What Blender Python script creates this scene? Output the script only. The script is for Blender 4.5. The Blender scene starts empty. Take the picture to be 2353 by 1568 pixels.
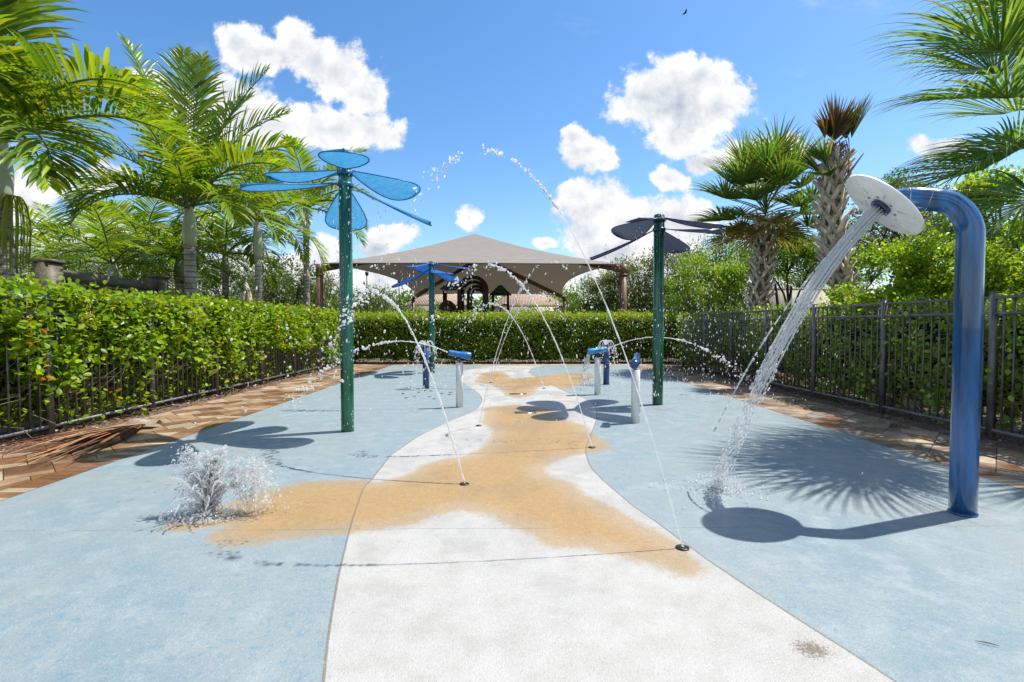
import bpy, math, random
import numpy as np
from mathutils import Vector, Matrix, noise as mnoise
RAD = math.radians
rng = np.random.default_rng(11)
random.seed(11)
SC = bpy.context.scene
COL = SC.collection

# ------------------------------------------------------------------ camera (1.2 m above the splash pad)
F, CX, CY, HC = 1150.0, 1176.5, 784.0, 1.2
cam_d = bpy.data.cameras.new('camera'); cam = bpy.data.objects.new('camera', cam_d); COL.objects.link(cam)
cam.location = (0, 0, HC); cam.rotation_euler = (RAD(90 - 1.74), 0, RAD(-0.72))
cam_d.sensor_width = 36; cam_d.sensor_fit = 'HORIZONTAL'; cam_d.lens = F / 2353 * 36
cam_d.clip_start = 0.05; cam_d.clip_end = 3000
SC.camera = cam
CR = cam.rotation_euler.to_matrix()
def ray(px, py): return CR @ Vector(((px - CX) / F, (CY - py) / F, -1.0))
def G(px, py, z=0.0):
    d = ray(px, py); t = (z - HC) / d.z
    return np.array([d.x * t, d.y * t, z])
def P(px, py, D):
    d = ray(px, py); t = D / d.y
    return np.array([d.x * t, D, HC + d.z * t])

# ------------------------------------------------------------------ scene helpers
def link(o, parent=None):
    COL.objects.link(o)
    if parent is not None: o.parent = parent
    return o
def tag(o, label=None, cat=None, group=None, kind=None):
    if label: o['label'] = label
    if cat: o['category'] = cat
    if group: o['group'] = group
    if kind: o['kind'] = kind
    return o
def empty(name, loc=(0, 0, 0), label=None, cat=None, group=None):
    o = bpy.data.objects.new(name, None); o.empty_display_size = 0.2
    o.location = loc; link(o)
    return tag(o, label, cat, group)

def np_mesh(name, V, faces, mat, parent=None, tint=None, smooth=True, attrs=None, origin=None):
    """faces: list of (n,k) int arrays. Vertices are in world space; origin shifts them to a parent's frame."""
    V = np.asarray(V, dtype=np.float32)
    if origin is None and parent is not None:
        origin = np.zeros(3); q = parent
        while q is not None: origin = origin + np.array(q.location); q = q.parent
    if origin is not None: V = V - np.asarray(origin, dtype=np.float32)
    me = bpy.data.meshes.new(name)
    faces = [np.asarray(f, dtype=np.int32) for f in faces if len(f)]
    nl = sum(f.size for f in faces); nf = sum(len(f) for f in faces)
    me.vertices.add(len(V)); me.vertices.foreach_set('co', V.ravel())
    me.loops.add(nl); me.polygons.add(nf)
    me.loops.foreach_set('vertex_index', np.concatenate([f.ravel() for f in faces]))
    tot = np.concatenate([np.full(len(f), f.shape[1], np.int32) for f in faces])
    st = np.zeros(nf, np.int32); st[1:] = np.cumsum(tot)[:-1]
    me.polygons.foreach_set('loop_start', st)
    if smooth: me.polygons.foreach_set('use_smooth', np.ones(nf, bool))
    me.update(calc_edges=True)
    if tint is not None:
        T = np.ones((len(V), 4), np.float32); T[:, :3] = tint
        a = me.color_attributes.new('tint', 'FLOAT_COLOR', 'POINT'); a.data.foreach_set('color', T.ravel())
    for k, v in (attrs or {}).items():
        a = me.attributes.new(k, 'FLOAT', 'POINT'); a.data.foreach_set('value', np.asarray(v, np.float32))
    if mat: me.materials.append(mat)
    o = bpy.data.objects.new(name, me)
    return link(o, parent)

class MB:
    """collects simple shapes into one mesh"""
    def __init__(s): s.v = []; s.f = {}; s.n = 0; s.t = []
    def add(s, V, faces, tint=None):
        V = np.asarray(V, float)
        for f in faces:
            f = np.asarray(f, int)
            if f.ndim == 1: f = f[None]
            if len(f): s.f.setdefault(f.shape[1], []).append(f + s.n)
        s.v.append(V); s.n += len(V)
        s.t.append(np.tile(np.asarray(tint if tint is not None else (1, 1, 1), float), (len(V), 1)) if tint is None or np.ndim(tint) == 1 else np.asarray(tint))
    def box(s, c, size, R=None, tint=None):
        c = np.asarray(c, float); h = np.asarray(size, float) / 2
        V = np.array([[x, y, z] for x in (-1, 1) for y in (-1, 1) for z in (-1, 1)], float) * h
        if R is not None: V = V @ np.asarray(R, float).T
        s.add(V + c, [[[0, 1, 3, 2], [4, 6, 7, 5], [0, 4, 5, 1], [2, 3, 7, 6], [0, 2, 6, 4], [1, 5, 7, 3]]], tint)
    def tube(s, pts, rad, sides=12, caps=True, tint=None):
        V, fs = tube(pts, rad, sides, caps); s.add(V, fs, tint)
    def build(s, name, mat, parent=None, smooth=False, use_tint=False):
        return np_mesh(name, np.concatenate(s.v), [np.concatenate(x) for x in s.f.values()], mat, parent,
                       np.concatenate(s.t) if use_tint else None, smooth)

def nrm(a):
    a = np.asarray(a, float); return a / np.maximum(np.linalg.norm(a, axis=-1, keepdims=True), 1e-9)
def tube(pts, rad, sides=12, caps=True):
    pts = np.asarray(pts, float); n = len(pts)
    rad = np.full(n, rad, float) if np.ndim(rad) == 0 else np.asarray(rad, float)
    T = np.gradient(pts, axis=0); ax_ = pts[-1] - pts[0]; ax_ = ax_ / max(np.linalg.norm(ax_), 1e-9)
    rel = pts - pts[0]
    T = np.tile(ax_, (n, 1)) if np.abs(rel - np.outer(rel @ ax_, ax_)).max() < 1e-6 else nrm(T)
    up = np.array([0, 0, 1.0]) if abs(T[0, 2]) < .9 else np.array([0, 1.0, 0])
    A = nrm(np.cross(T[0], up)); V = []
    ang = np.arange(sides) / sides * 2 * np.pi
    for i in range(n):
        A = nrm(A - T[i] * np.dot(A, T[i])); B = np.cross(T[i], A)
        V.append(pts[i] + rad[i] * (np.cos(ang)[:, None] * A + np.sin(ang)[:, None] * B))
    V = np.concatenate(V); q = []
    for i in range(n - 1):
        for j in range(sides):
            k = (j + 1) % sides
            q.append([i * sides + j, i * sides + k, (i + 1) * sides + k, (i + 1) * sides + j])
    fs = [np.array(q)]
    if caps: fs += [np.arange(sides)[::-1][None], (np.arange(sides) + (n - 1) * sides)[None]]
    return V, fs
def spline(pts, n=24):
    p = np.asarray(pts, float); p = np.vstack([2 * p[0] - p[1], p, 2 * p[-1] - p[-2]]); out = []
    m = len(p) - 3
    for t in np.linspace(0, m, n):
        i = min(int(t), m - 1); u = t - i; a, b, c, d = p[i:i + 4]
        out.append(.5 * (2 * b + (c - a) * u + (2 * a - 5 * b + 4 * c - d) * u * u + (3 * b - a - 3 * c + d) * u ** 3))
    return np.array(out)
def frames(axis, hint):
    y = nrm(axis); x = nrm(np.cross(y, hint)); z = np.cross(x, y)
    return np.stack([x, y, z], axis=-1)
def scatter(TV, TF, pos, fr, scale):
    """instances of a small template as raw vertices; scale (N,) or (N,3)"""
    scale = np.asarray(scale, float)
    if scale.ndim == 1: scale = scale[:, None].repeat(3, 1)
    L = TV[None] * scale[:, None, :]
    V = np.einsum('nij,nvj->nvi', fr, L) + pos[:, None, :]
    N, n = len(pos), len(TV)
    off = (np.arange(N) * n)[:, None, None]
    return V.reshape(-1, 3), [(np.asarray(f)[None] + off).reshape(-1, np.asarray(f).shape[1]) for f in TF]

# leaf templates: y along the leaf, x across, z normal
LEAF_V = np.array([[0, 0, 0], [-.22, .28, .05], [0, .3, 0], [.22, .28, .05], [-.36, .62, .07], [0, .62, .0], [.36, .62, .07], [-.2, .92, .02], [.2, .92, .02], [0, 1.0, -.04]])
LEAF_F = [np.array([[0, 2, 1], [0, 3, 2], [7, 5, 9], [5, 8, 9]]), np.array([[1, 2, 5, 4], [2, 3, 6, 5]]), np.array([[4, 5, 7], [5, 6, 8]])]
DIA_V = np.array([[0, 0, 0], [-.3, .5, .06], [0, .5, -.02], [.3, .5, .06], [0, 1, -.05]])
DIA_F = [np.array([[0, 2, 1], [0, 3, 2], [1, 2, 4], [2, 3, 4]])]
def ico(sub=1):
    t = (1 + 5 ** .5) / 2
    v = [(-1, t, 0), (1, t, 0), (-1, -t, 0), (1, -t, 0), (0, -1, t), (0, 1, t), (0, -1, -t), (0, 1, -t), (t, 0, -1), (t, 0, 1), (-t, 0, -1), (-t, 0, 1)]
    f = [(0, 11, 5), (0, 5, 1), (0, 1, 7), (0, 7, 10), (0, 10, 11), (1, 5, 9), (5, 11, 4), (11, 10, 2), (10, 7, 6), (7, 1, 8), (3, 9, 4), (3, 4, 2), (3, 2, 6), (3, 6, 8), (3, 8, 9), (4, 9, 5), (2, 4, 11), (6, 2, 10), (8, 6, 7), (9, 8, 1)]
    v = [np.array(x) / np.linalg.norm(x) for x in v]
    for _ in range(sub):
        mid = {}; nf = []
        def m(a, b):
            k = (min(a, b), max(a, b))
            if k not in mid: x = v[a] + v[b]; v.append(x / np.linalg.norm(x)); mid[k] = len(v) - 1
            return mid[k]
        for a, b, c in f:
            x, y, z = m(a, b), m(b, c), m(c, a); nf += [(a, x, z), (b, y, x), (c, z, y), (x, y, z)]
        f = nf
    return np.array(v), np.array(f)
ICO0, ICO1 = ico(0), ico(1)
def rv(n): return nrm(rng.normal(size=(n, 3)))
def vnoise(p, s=1.0):
    return np.array([mnoise.noise(Vector((float(a[0]) * s, float(a[1]) * s, float(a[2]) * s))) for a in p])

# ------------------------------------------------------------------ materials
class NB:
    def __init__(s, nt): s.nt = nt
    def __call__(s, typ, props=None, **ins):
        n = s.nt.nodes.new('ShaderNode' + typ)
        for k, v in (props or {}).items(): setattr(n, k, v)
        for k, v in ins.items():
            key = int(k[1:]) if k[0] == 'i' and k[1:].isdigit() else k.replace('_', ' ')
            sock = n.inputs[key]
            if isinstance(v, bpy.types.NodeSocket): s.nt.links.new(v, sock)
            elif isinstance(v, bpy.types.Node): s.nt.links.new(v.outputs[0], sock)
            else: sock.default_value = v
        return n
    def math(s, op, a, b=0.0, clamp=False, c=None):
        n = s.nt.nodes.new('ShaderNodeMath'); n.operation = op; n.use_clamp = clamp
        for i, v in enumerate((a, b) if c is None else (a, b, c)):
            if isinstance(v, bpy.types.NodeSocket): s.nt.links.new(v, n.inputs[i])
            elif isinstance(v, bpy.types.Node): s.nt.links.new(v.outputs[0], n.inputs[i])
            else: n.inputs[i].default_value = v
        return n.outputs[0]
    def vmath(s, op, a, b=(0, 0, 0)):
        n = s.nt.nodes.new('ShaderNodeVectorMath'); n.operation = op
        for i, v in enumerate((a, b)):
            if isinstance(v, bpy.types.NodeSocket): s.nt.links.new(v, n.inputs[i])
            else: n.inputs[i].default_value = v
        return n.outputs['Value'] if op in ('LENGTH', 'DISTANCE', 'DOT_PRODUCT') else n.outputs[0]
    def mix(s, fac, a, b, blend='MIX'):
        n = s.nt.nodes.new('ShaderNodeMix'); n.data_type = 'RGBA'; n.blend_type = blend
        for i, v in ((0, fac), (6, a), (7, b)):
            if isinstance(v, bpy.types.NodeSocket): s.nt.links.new(v, n.inputs[i])
            elif isinstance(v, (tuple, list)): n.inputs[i].default_value = (*v[:3], 1)
            else: n.inputs[i].default_value = v
        return n.outputs[2]
    def smooth(s, v, lo, hi, a=0.0, b=1.0):
        n = s.nt.nodes.new('ShaderNodeMapRange'); n.interpolation_type = 'SMOOTHSTEP'
        s.nt.links.new(v, n.inputs[0])
        for i, x in enumerate((lo, hi, a, b)): n.inputs[i + 1].default_value = x
        return n.outputs[0]
    def noise(s, vec, scale, detail=4, rough=.55, lac=2.0):
        n = s('TexNoise', Scale=scale, Detail=detail, Roughness=rough, Lacunarity=lac)
        if vec is not None: s.nt.links.new(vec, n.inputs['Vector'])
        return n.outputs['Fac']

def mat_new(name):
    m = bpy.data.materials.new(name); m.use_nodes = True; nt = m.node_tree; nt.nodes.clear()
    b = NB(nt); out = nt.nodes.new('ShaderNodeOutputMaterial')
    return m, b, out
def obj_co(b): return b('TexCoord').outputs['Object']
def geo_pos(b): return b('NewGeometry').outputs['Position']

def simple_mat(name, col, rough=.5, spec=.5, metal=0., var=.15, vscale=6., bump=0., bscale=60., col2=None, coat=0., stretch=(1, 1, 1)):
    m, b, out = mat_new(name)
    co = b.vmath('MULTIPLY', geo_pos(b), stretch)
    n = b.noise(co, vscale, 6, .6)
    c2 = col2 or tuple(x * (1 - var * 1.6) for x in col)
    c1 = col if col2 else tuple(min(1, x * (1 + var)) for x in col)
    c = b.mix(b.smooth(n, .3, .7), c1, c2)
    p = b('BsdfPrincipled', Base_Color=c, Metallic=metal)
    p.inputs['Specular IOR Level'].default_value = spec; p.inputs['Coat Weight'].default_value = coat
    r = b.smooth(b.noise(co, vscale * 3, 4), .3, .7, max(.03, rough - .1), min(1, rough + .1))
    b.nt.links.new(r, p.inputs['Roughness'])
    if bump:
        bp = b('Bump', Strength=bump, Distance=.01); b.nt.links.new(b.noise(geo_pos(b), bscale, 5), bp.inputs['Height'])
        b.nt.links.new(bp.outputs[0], p.inputs['Normal'])
    b.nt.links.new(p.outputs[0], out.inputs[0])
    return m
def leaf_mat(name, trans=.4, rough=.38, spec=.5, warm=(1.25, 1.15, .5)):
    m, b, out = mat_new(name)
    a = b('Attribute', {'attribute_name': 'tint'})
    p = b('BsdfPrincipled', Base_Color=a.outputs['Color'], Roughness=rough)
    p.inputs['Specular IOR Level'].default_value = spec
    tc = b.mix(1.0, a.outputs['Color'], warm, 'MULTIPLY')
    tr = b('BsdfTranslucent'); b.nt.links.new(tc, tr.inputs[0])
    mx = b('MixShader', i0=trans); b.nt.links.new(p.outputs[0], mx.inputs[1]); b.nt.links.new(tr.outputs[0], mx.inputs[2])
    b.nt.links.new(mx.outputs[0], out.inputs[0])
    return m
def tint_mat(name, rough=.7, spec=.3, bump=.3, bscale=40., var=.35, vscale=9., stretch=(1, 1, 1)):
    m, b, out = mat_new(name)
    a = b('Attribute', {'attribute_name': 'tint'})
    co = b.vmath('MULTIPLY', geo_pos(b), stretch)
    n = b.smooth(b.noise(co, vscale, 7, .65), .25, .75, 1 - var, 1 + var)
    cmb = b('CombineColor', i0=n, i1=n, i2=n)
    c = b.mix(1.0, a.outputs['Color'], cmb.outputs[0], 'MULTIPLY')
    p = b('BsdfPrincipled', Base_Color=c, Roughness=rough); p.inputs['Specular IOR Level'].default_value = spec
    bp = b('Bump', Strength=bump, Distance=.01); b.nt.links.new(b.noise(co, bscale, 5), bp.inputs['Height'])
    b.nt.links.new(bp.outputs[0], p.inputs['Normal'])
    b.nt.links.new(p.outputs[0], out.inputs[0])
    return m

M = {}
M['leaf'] = leaf_mat('leaf_glossy', .50, .36, .4)
M['leaf_far'] = leaf_mat('leaf_matt', .35, .55, .3)
M['frond'] = leaf_mat('palm_frond', .46, .36, .45, (1.3, 1.15, .45))
M['fan'] = leaf_mat('fan_frond', .42, .38, .45, (1.3, 1.2, .5))
M['fence'] = simple_mat('bronze_fence_paint', (.135, .127, .131), .40, .5, 0, .25, 9, .15, 120)
M['green'] = simple_mat('green_powder_coat', (.006, .115, .055), .25, .5, 0, .35, 5, .05, 200, coat=.4, stretch=(1, 1, .35))
M['blue'] = simple_mat('blue_gloss_pipe', (.009, .09, .25), .14, .5, 0, .38, 4, .05, 150, coat=.7, stretch=(3, 3, .35))
M['navy'] = simple_mat('dark_blue_pipe', (.010, .045, .16), .2, .5, 0, .3, 6, .05, 150, coat=.5)
M['gun'] = simple_mat('blue_nozzle_plastic', (.02, .17, .48), .3, .5, 0, .3, 14, .1, 90, coat=.3)
M['gun_light'] = simple_mat('light_blue_nozzle_plastic', (.035, .30, .60), .35, .5, 0, .25, 14, .1, 90)
M['white'] = simple_mat('white_plastic_pipe', (.72, .72, .69), .4, .5, 0, .07, 8, .05, 150, stretch=(3, 3, .6))
M['disc'] = simple_mat('white_disc', (.87, .87, .85), .35, .5, 0, .05, 5)
M['steel'] = simple_mat('steel_hardware', (.35, .34, .31), .3, .5, .8, .2, 30)
M['black'] = simple_mat('black_nozzle', (.015, .015, .016), .35, .5, 0, .3, 30)
M['wood'] = simple_mat('dark_stained_timber', (.13, .115, .075), .55, .3, 0, .3, 5, .3, 70, stretch=(6, 1, 6))
M['brown'] = simple_mat('brown_steel_frame', (.19, .088, .058), .45, .4, 0, .2, 6)
M['playbrown'] = simple_mat('brown_playground_plastic', (.055, .026, .018), .4, .5, 0, .3, 6)
M['playgreen'] = simple_mat('dark_green_plastic_roof', (.012, .05, .035), .4, .5, 0, .25, 6)
M['playblue'] = simple_mat('blue_playground_plastic', (.015, .09, .30), .35, .5, 0, .2, 6)
M['fabric_u'] = simple_mat('cream_umbrella_cloth', (.52, .46, .37), .8, .2, 0, .12, 9)
M['stucco'] = simple_mat('cream_stucco', (.62, .56, .45), .8, .2, 0, .12, 2, .2, 60)
M['bark'] = simple_mat('grey_bark', (.17, .14, .11), .85, .2, 0, .35, 10, .5, 40)
M['bark_d'] = simple_mat('dark_bark', (.075, .055, .042), .85, .2, 0, .35, 10, .5, 40)
M['core'] = simple_mat('hedge_inner_shade', (.035, .030, .018), .9, .1, 0, .5, 18, .6, 50)  # dark colour stands in for the shade inside the hedges
M['tint'] = tint_mat('aged_fibre')
M['deadleaf'] = tint_mat('dry_leaf', .6, .3, .2, 30, .3, 20)

# ================================================================== sun, sky and clouds
S = Vector((.51, .17, 1.0)).normalized()
sun_d = bpy.data.lights.new('sun', 'SUN'); sun_d.energy = 4.1; sun_d.angle = RAD(.53); sun_d.color = (1, .965, .90)
sun = bpy.data.objects.new('sun', sun_d); sun.rotation_euler = (-S).to_track_quat('-Z', 'Y').to_euler(); COL.objects.link(sun)
W = bpy.data.worlds.new('World'); SC.world = W; W.use_nodes = True
nt = W.node_tree; nt.nodes.clear(); b = NB(nt)
sky = b('TexSky', {'sky_type': 'NISHITA', 'sun_disc': False})
sky.sun_elevation = math.asin(S.z); sky.sun_rotation = math.atan2(S.x, S.y); sky.altitude = 0; sky.air_density = 1.0; sky.dust_density = .6; sky.ozone_density = 2.0
SKY_STRENGTH = .118
hs = b('HueSaturation', Hue=.500, Saturation=1.27, Value=1.0, Color=sky.outputs[0])
skyc = b.vmath('SCALE', hs.outputs[0]); skyc.node.inputs['Scale'].default_value = SKY_STRENGTH
dirv = b('TexCoord').outputs['Generated']
sep = b('SeparateXYZ', i0=dirv)
ysafe = b.math('MAXIMUM', sep.outputs[1], .08)
uv = b('CombineXYZ', i0=b.math('DIVIDE', sep.outputs[0], ysafe), i1=b.math('DIVIDE', sep.outputs[2], ysafe), i2=0.0).outputs[0]
wn = b('TexNoise', Scale=5.0, Detail=5.0, Roughness=.6); nt.links.new(uv, wn.inputs['Vector'])
wv = b.vmath('SUBTRACT', wn.outputs['Color'], (.5, .5, .5))
wv = b.vmath('MULTIPLY', wv, (.085, .075, 0))
uvw = b.vmath('ADD', uv, wv)
CLOUDS = [(600, 118, 95, 40), (550, 88, 52, 36), (668, 80, 40, 62), (720, 130, 60, 50), (770, 165, 95, 62), (835, 215, 55, 50), (850, 300, 62, 52), (760, 298, 110, 50), (650, 285, 100, 48), (560, 250, 70, 70), (520, 205, 38, 48),
          (1560, 232, 115, 88), (1492, 250, 82, 52), (1645, 235, 78, 62), (1545, 310, 70, 46), (1482, 215, 50, 36), (1610, 175, 70, 36),
          (1342, 345, 55, 32), (1310, 310, 26, 22), (1372, 368, 34, 28),
          (1372, 478, 85, 60), (1332, 448, 48, 36), (1460, 515, 110, 55), (1560, 510, 100, 55), (1450, 580, 150, 42), (1345, 545, 60, 50),
          (1536, 410, 48, 30), (1650, 372, 60, 26), (1730, 362, 70, 40), (1810, 350, 50, 40),
          (910, 545, 56, 22), (1075, 510, 24, 30), (110, 415, 80, 42), (225, 410, 68, 34), (60, 455, 70, 40), (330, 190, 44, 30), (415, 265, 80, 55), (480, 300, 70, 50),
          (742, 578, 36, 38), (880, 570, 50, 20), (1255, 562, 30, 12), (2300, 12, 60, 24), (180, 600, 330, 90), (520, 640, 330, 70), (850, 660, 150, 50), (1480, 650, 280, 60), (2150, 330, 60, 30)]
dens = None
for (x, y, rx, ry) in CLOUDS:
    d = ray(x, y); c = (d.x / d.y, d.z / d.y, 0)
    q = b.vmath('MULTIPLY', b.vmath('SUBTRACT', uvw, c), (F / rx * .9, F / ry * .9, 0))
    v = b.math('SUBTRACT', 1.0, b.vmath('LENGTH', q))
    dens = v if dens is None else b.math('SMOOTH_MAX', dens, v, c=.25)
fb = b('TexNoise', Scale=9.0, Detail=11.0, Roughness=.66); nt.links.new(uv, fb.inputs['Vector'])
n1 = b.math('SUBTRACT', fb.outputs['Fac'], .5)
fb2 = b('TexNoise', Scale=9.0, Detail=7.0, Roughness=.6); nt.links.new(b.vmath('ADD', uv, (.022, .035, 0)), fb2.inputs['Vector'])
fb3 = b('TexNoise', Scale=26.0, Detail=8.0, Roughness=.6); nt.links.new(uv, fb3.inputs['Vector'])
n3 = b.math('SUBTRACT', fb3.outputs['Fac'], .5)
dd = b.math('ADD', b.math('ADD', b.math('ADD', dens, .13), b.math('MULTIPLY', n1, 2.1)), b.math('MULTIPLY', n3, 1.0))
alpha = b.smooth(dd, .0, .40)
lit = b.math('MULTIPLY', b.math('SUBTRACT', fb.outputs['Fac'], fb2.outputs['Fac']), 2.6)
lit = b.math('ADD', lit, b.math('MULTIPLY', n3, .5))
lit = b.math('ADD', b.math('ADD', .84, lit), b.math('MULTIPLY', b.smooth(dd, .45, 1.5), -.55), clamp=True)
ccol = b.mix(lit, (.27, .31, .375), (.62, .62, .62))
# a few thin wisps high up
w2 = b('TexNoise', Scale=2.2, Detail=8.0, Roughness=.65); nt.links.new(b.vmath('MULTIPLY', uv, (1.0, 2.2, 1)), w2.inputs['Vector'])
wisp = b.math('MULTIPLY', b.smooth(w2.outputs['Fac'], .58, .80), .35)
al = b.math('MULTIPLY', b.math('MAXIMUM', alpha, wisp), b.smooth(sep.outputs[1], .1, .25))
# unseen bright clouds overhead and behind the viewer, added to lift the shadows
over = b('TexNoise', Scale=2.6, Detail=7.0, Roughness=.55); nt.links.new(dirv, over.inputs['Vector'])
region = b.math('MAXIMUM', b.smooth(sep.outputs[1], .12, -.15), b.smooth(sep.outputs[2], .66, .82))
fill_cloud = b.math('MULTIPLY', b.math('MULTIPLY', b.smooth(over.outputs['Fac'], .485, .575), region), b.smooth(sep.outputs[2], -.02, .05))
al = b.math('MAXIMUM', al, fill_cloud)
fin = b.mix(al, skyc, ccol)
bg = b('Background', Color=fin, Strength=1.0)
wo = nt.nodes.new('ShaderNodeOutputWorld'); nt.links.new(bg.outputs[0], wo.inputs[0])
SC.view_settings.view_transform = 'Standard'; SC.view_settings.look = 'None'; SC.view_settings.gamma = 1; SC.view_settings.exposure = 0.80
cy = SC.cycles
cy.max_bounces = 8; cy.diffuse_bounces = 4; cy.glossy_bounces = 4; cy.transmission_bounces = 6; cy.transparent_max_bounces = 8
cy.caustics_reflective = False; cy.caustics_refractive = False; cy.sample_clamp_indirect = 6; cy.use_denoising = True

# ================================================================== ground, planting beds, splash pad
def ground_mat():
    m, b, out = mat_new('lawn_and_soil'); g = geo_pos(b)
    n = b.smooth(b.noise(g, .25, 8, .6), .35, .65); n2 = b.noise(g, 14, 6, .7)
    c = b.mix(n, (.06, .085, .03), (.10, .085, .055)); c = b.mix(n2, c, (.03, .05, .012))
    p = b('BsdfPrincipled', Base_Color=c, Roughness=.9); b.nt.links.new(p.outputs[0], out.inputs[0]); return m
def bed_mat():
    m, b, out = mat_new('mulch_and_shell'); g = geo_pos(b)
    v = b('TexVoronoi', {'feature': 'F1'}, Scale=55.0); b.nt.links.new(g, v.inputs['Vector'])
    n = b.noise(g, 4, 6, .6)
    cr = b('ValToRGB', Fac=b.math('ADD', b.math('MULTIPLY', v.outputs['Color'], .6), b.math('MULTIPLY', n, .5)))
    e = cr.color_ramp.elements; e[0].color = (.030, .018, .012, 1); e[1].color = (.42, .33, .24, 1); e[0].position = .3; e[1].position = .95
    k = e.new(.55); k.color = (.13, .07, .045, 1); k = e.new(.75); k.color = (.24, .17, .11, 1)
    p = b('BsdfPrincipled', Base_Color=cr.outputs[0], Roughness=.9)
    bp = b('Bump', Strength=.9, Distance=.02); b.nt.links.new(v.outputs['Distance'], bp.inputs['Height']); b.nt.links.new(bp.outputs[0], p.inputs['Normal'])
    b.nt.links.new(p.outputs[0], out.inputs[0]); return m
def sheet(name, x0, x1, y0, y1, z, mat):
    o = np_mesh(name, [(x0, y0, z), (x1, y0, z), (x1, y1, z), (x0, y1, z)], [[[0, 1, 2, 3]]], mat, smooth=False)
    return tag(o, kind='structure')
sheet('ground', -600, 600, -300, 1200, -.05, ground_mat())
M['bed'] = bed_mat()
sheet('planting_bed', -7.6, -4.70, -3, 18, -.020, M['bed'])
sheet('planting_bed', 4.85, 9.5, -3, 18, -.020, M['bed'])
sheet('planting_bed', -4.70, 4.85, 15.86, 18, -.020, M['bed'])

C6 = lambda x, y: (x / 1.744 + 1000, y / 1.744 + 1100)
def c6(*p): return [((x / 1.744 + 1000) * .78433, (y / 1.744 + 1100) * .78433) for x, y in p]
def c2(*p): return [((x / 1.96 + 900) * .78433, (y / 1.96 + 400) * .78433) for x, y in p]
def gpoly(px): return np.array([G(x, y)[:2] for x, y in px])
left_b = [(735, 1700), (743, 1568), (752, 1480), (764, 1400), (778, 1320), (789, 1276), (802, 1222)] + c6((62, 720), (110, 580), (165, 520), (250, 410), (380, 320), (470, 272), (560, 230), (640, 200), (690, 172), (716, 140), (719, 118), (706, 98), (680, 76), (650, 58), (630, 45)) + [(1058, 875), (1056, 862), (1064, 853), (1078, 849), (1098, 845), (1120, 842.5), (1150, 840.5)]
right_b = [(2300, 1720), (2150, 1625), (2060, 1568), (1990, 1522), (1860, 1440), (1720, 1350), (1640, 1296), (1568, 1245), (1521, 1209), (1450, 1159), (1382, 1101), (1362, 1080), (1353, 1065), (1346, 1042), (1346, 1030), (1349, 1020), (1357, 1000), (1364, 984), (1370, 965), (1371, 948), (1368, 936), (1360, 926), (1343, 916), (1319, 908), (1296, 899), (1278, 890), (1258, 879), (1242, 870), (1226, 863), (1216, 857), (1218, 850), (1226, 846), (1245, 842.5), (1260, 840.5)]
path_poly = gpoly(left_b + right_b[::-1])
main_tan = gpoly([(802, 1224), (760, 1228), (700, 1236), (600, 1250), (505, 1256), (480, 1235), (490, 1222), (520, 1210), (420, 1222), (372, 1219), (376, 1205), (440, 1190), (520, 1160), (600, 1130), (690, 1108), (770, 1103), (834, 1100)]
    + c6((180, 545), (330, 512), (400, 468), (470, 440), (560, 420), (640, 412), (690, 385), (740, 352), (765, 315), (768, 285), (745, 262), (715, 240), (722, 215), (738, 195), (725, 175), (745, 160), (900, 150), (1050, 170), (1120, 205), (1200, 222), (1260, 262), (1290, 300), (1340, 335), (1385, 368), (1340, 388), (1260, 398), (1180, 412), (1090, 445), (1040, 480), (1060, 510), (1140, 532), (1200, 560), (1240, 610), (1330, 640), (1420, 690), (1500, 740), (1600, 785), (1700, 845))
    + [(1600, 1282), (1625, 1300), (1600, 1322), (1560, 1322), (1500, 1300)] + c6((1450, 945), (1390, 915), (1260, 888), (1060, 880), (1000, 845), (930, 800), (850, 768), (780, 735), (700, 705), (600, 690), (480, 720), (400, 760), (200, 790), (45, 805)))
lobe_white = gpoly(c6((1120, 205), (1290, 205), (1285, 262), (1180, 240)))
far_tan = gpoly(c2((955, 1410), (1000, 1362), (1060, 1348), (1130, 1350), (1170, 1388), (1250, 1385), (1380, 1372), (1500, 1358), (1650, 1360), (1640, 1388), (1560, 1432), (1480, 1455), (1400, 1432), (1330, 1440), (1290, 1492), (1220, 1502), (1140, 1490), (1100, 1445), (1020, 1418)))
def sdf(px, py, poly):
    """signed distance (negative inside) of many points to a polygon"""
    d = np.full(px.shape, 1e9); ins = np.zeros(px.shape, bool); n = len(poly)
    for i in range(n):
        a, c = poly[i], poly[(i + 1) % n]; ex, ey = c - a; wx, wy = px - a[0], py - a[1]
        t = np.clip((wx * ex + wy * ey) / max(ex * ex + ey * ey, 1e-12), 0, 1)
        d = np.minimum(d, (wx - ex * t) ** 2 + (wy - ey * t) ** 2)
        cr = ((a[1] <= py) & (c[1] > py)) | ((c[1] <= py) & (a[1] > py))
        if abs(ey) > 1e-12: ins ^= cr & (px < a[0] + (py - a[1]) / ey * ex)
    d = np.sqrt(d); return np.where(ins, -d, d)
PX0, PX1, PY1 = -3.46, 3.78, 15.25
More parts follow.
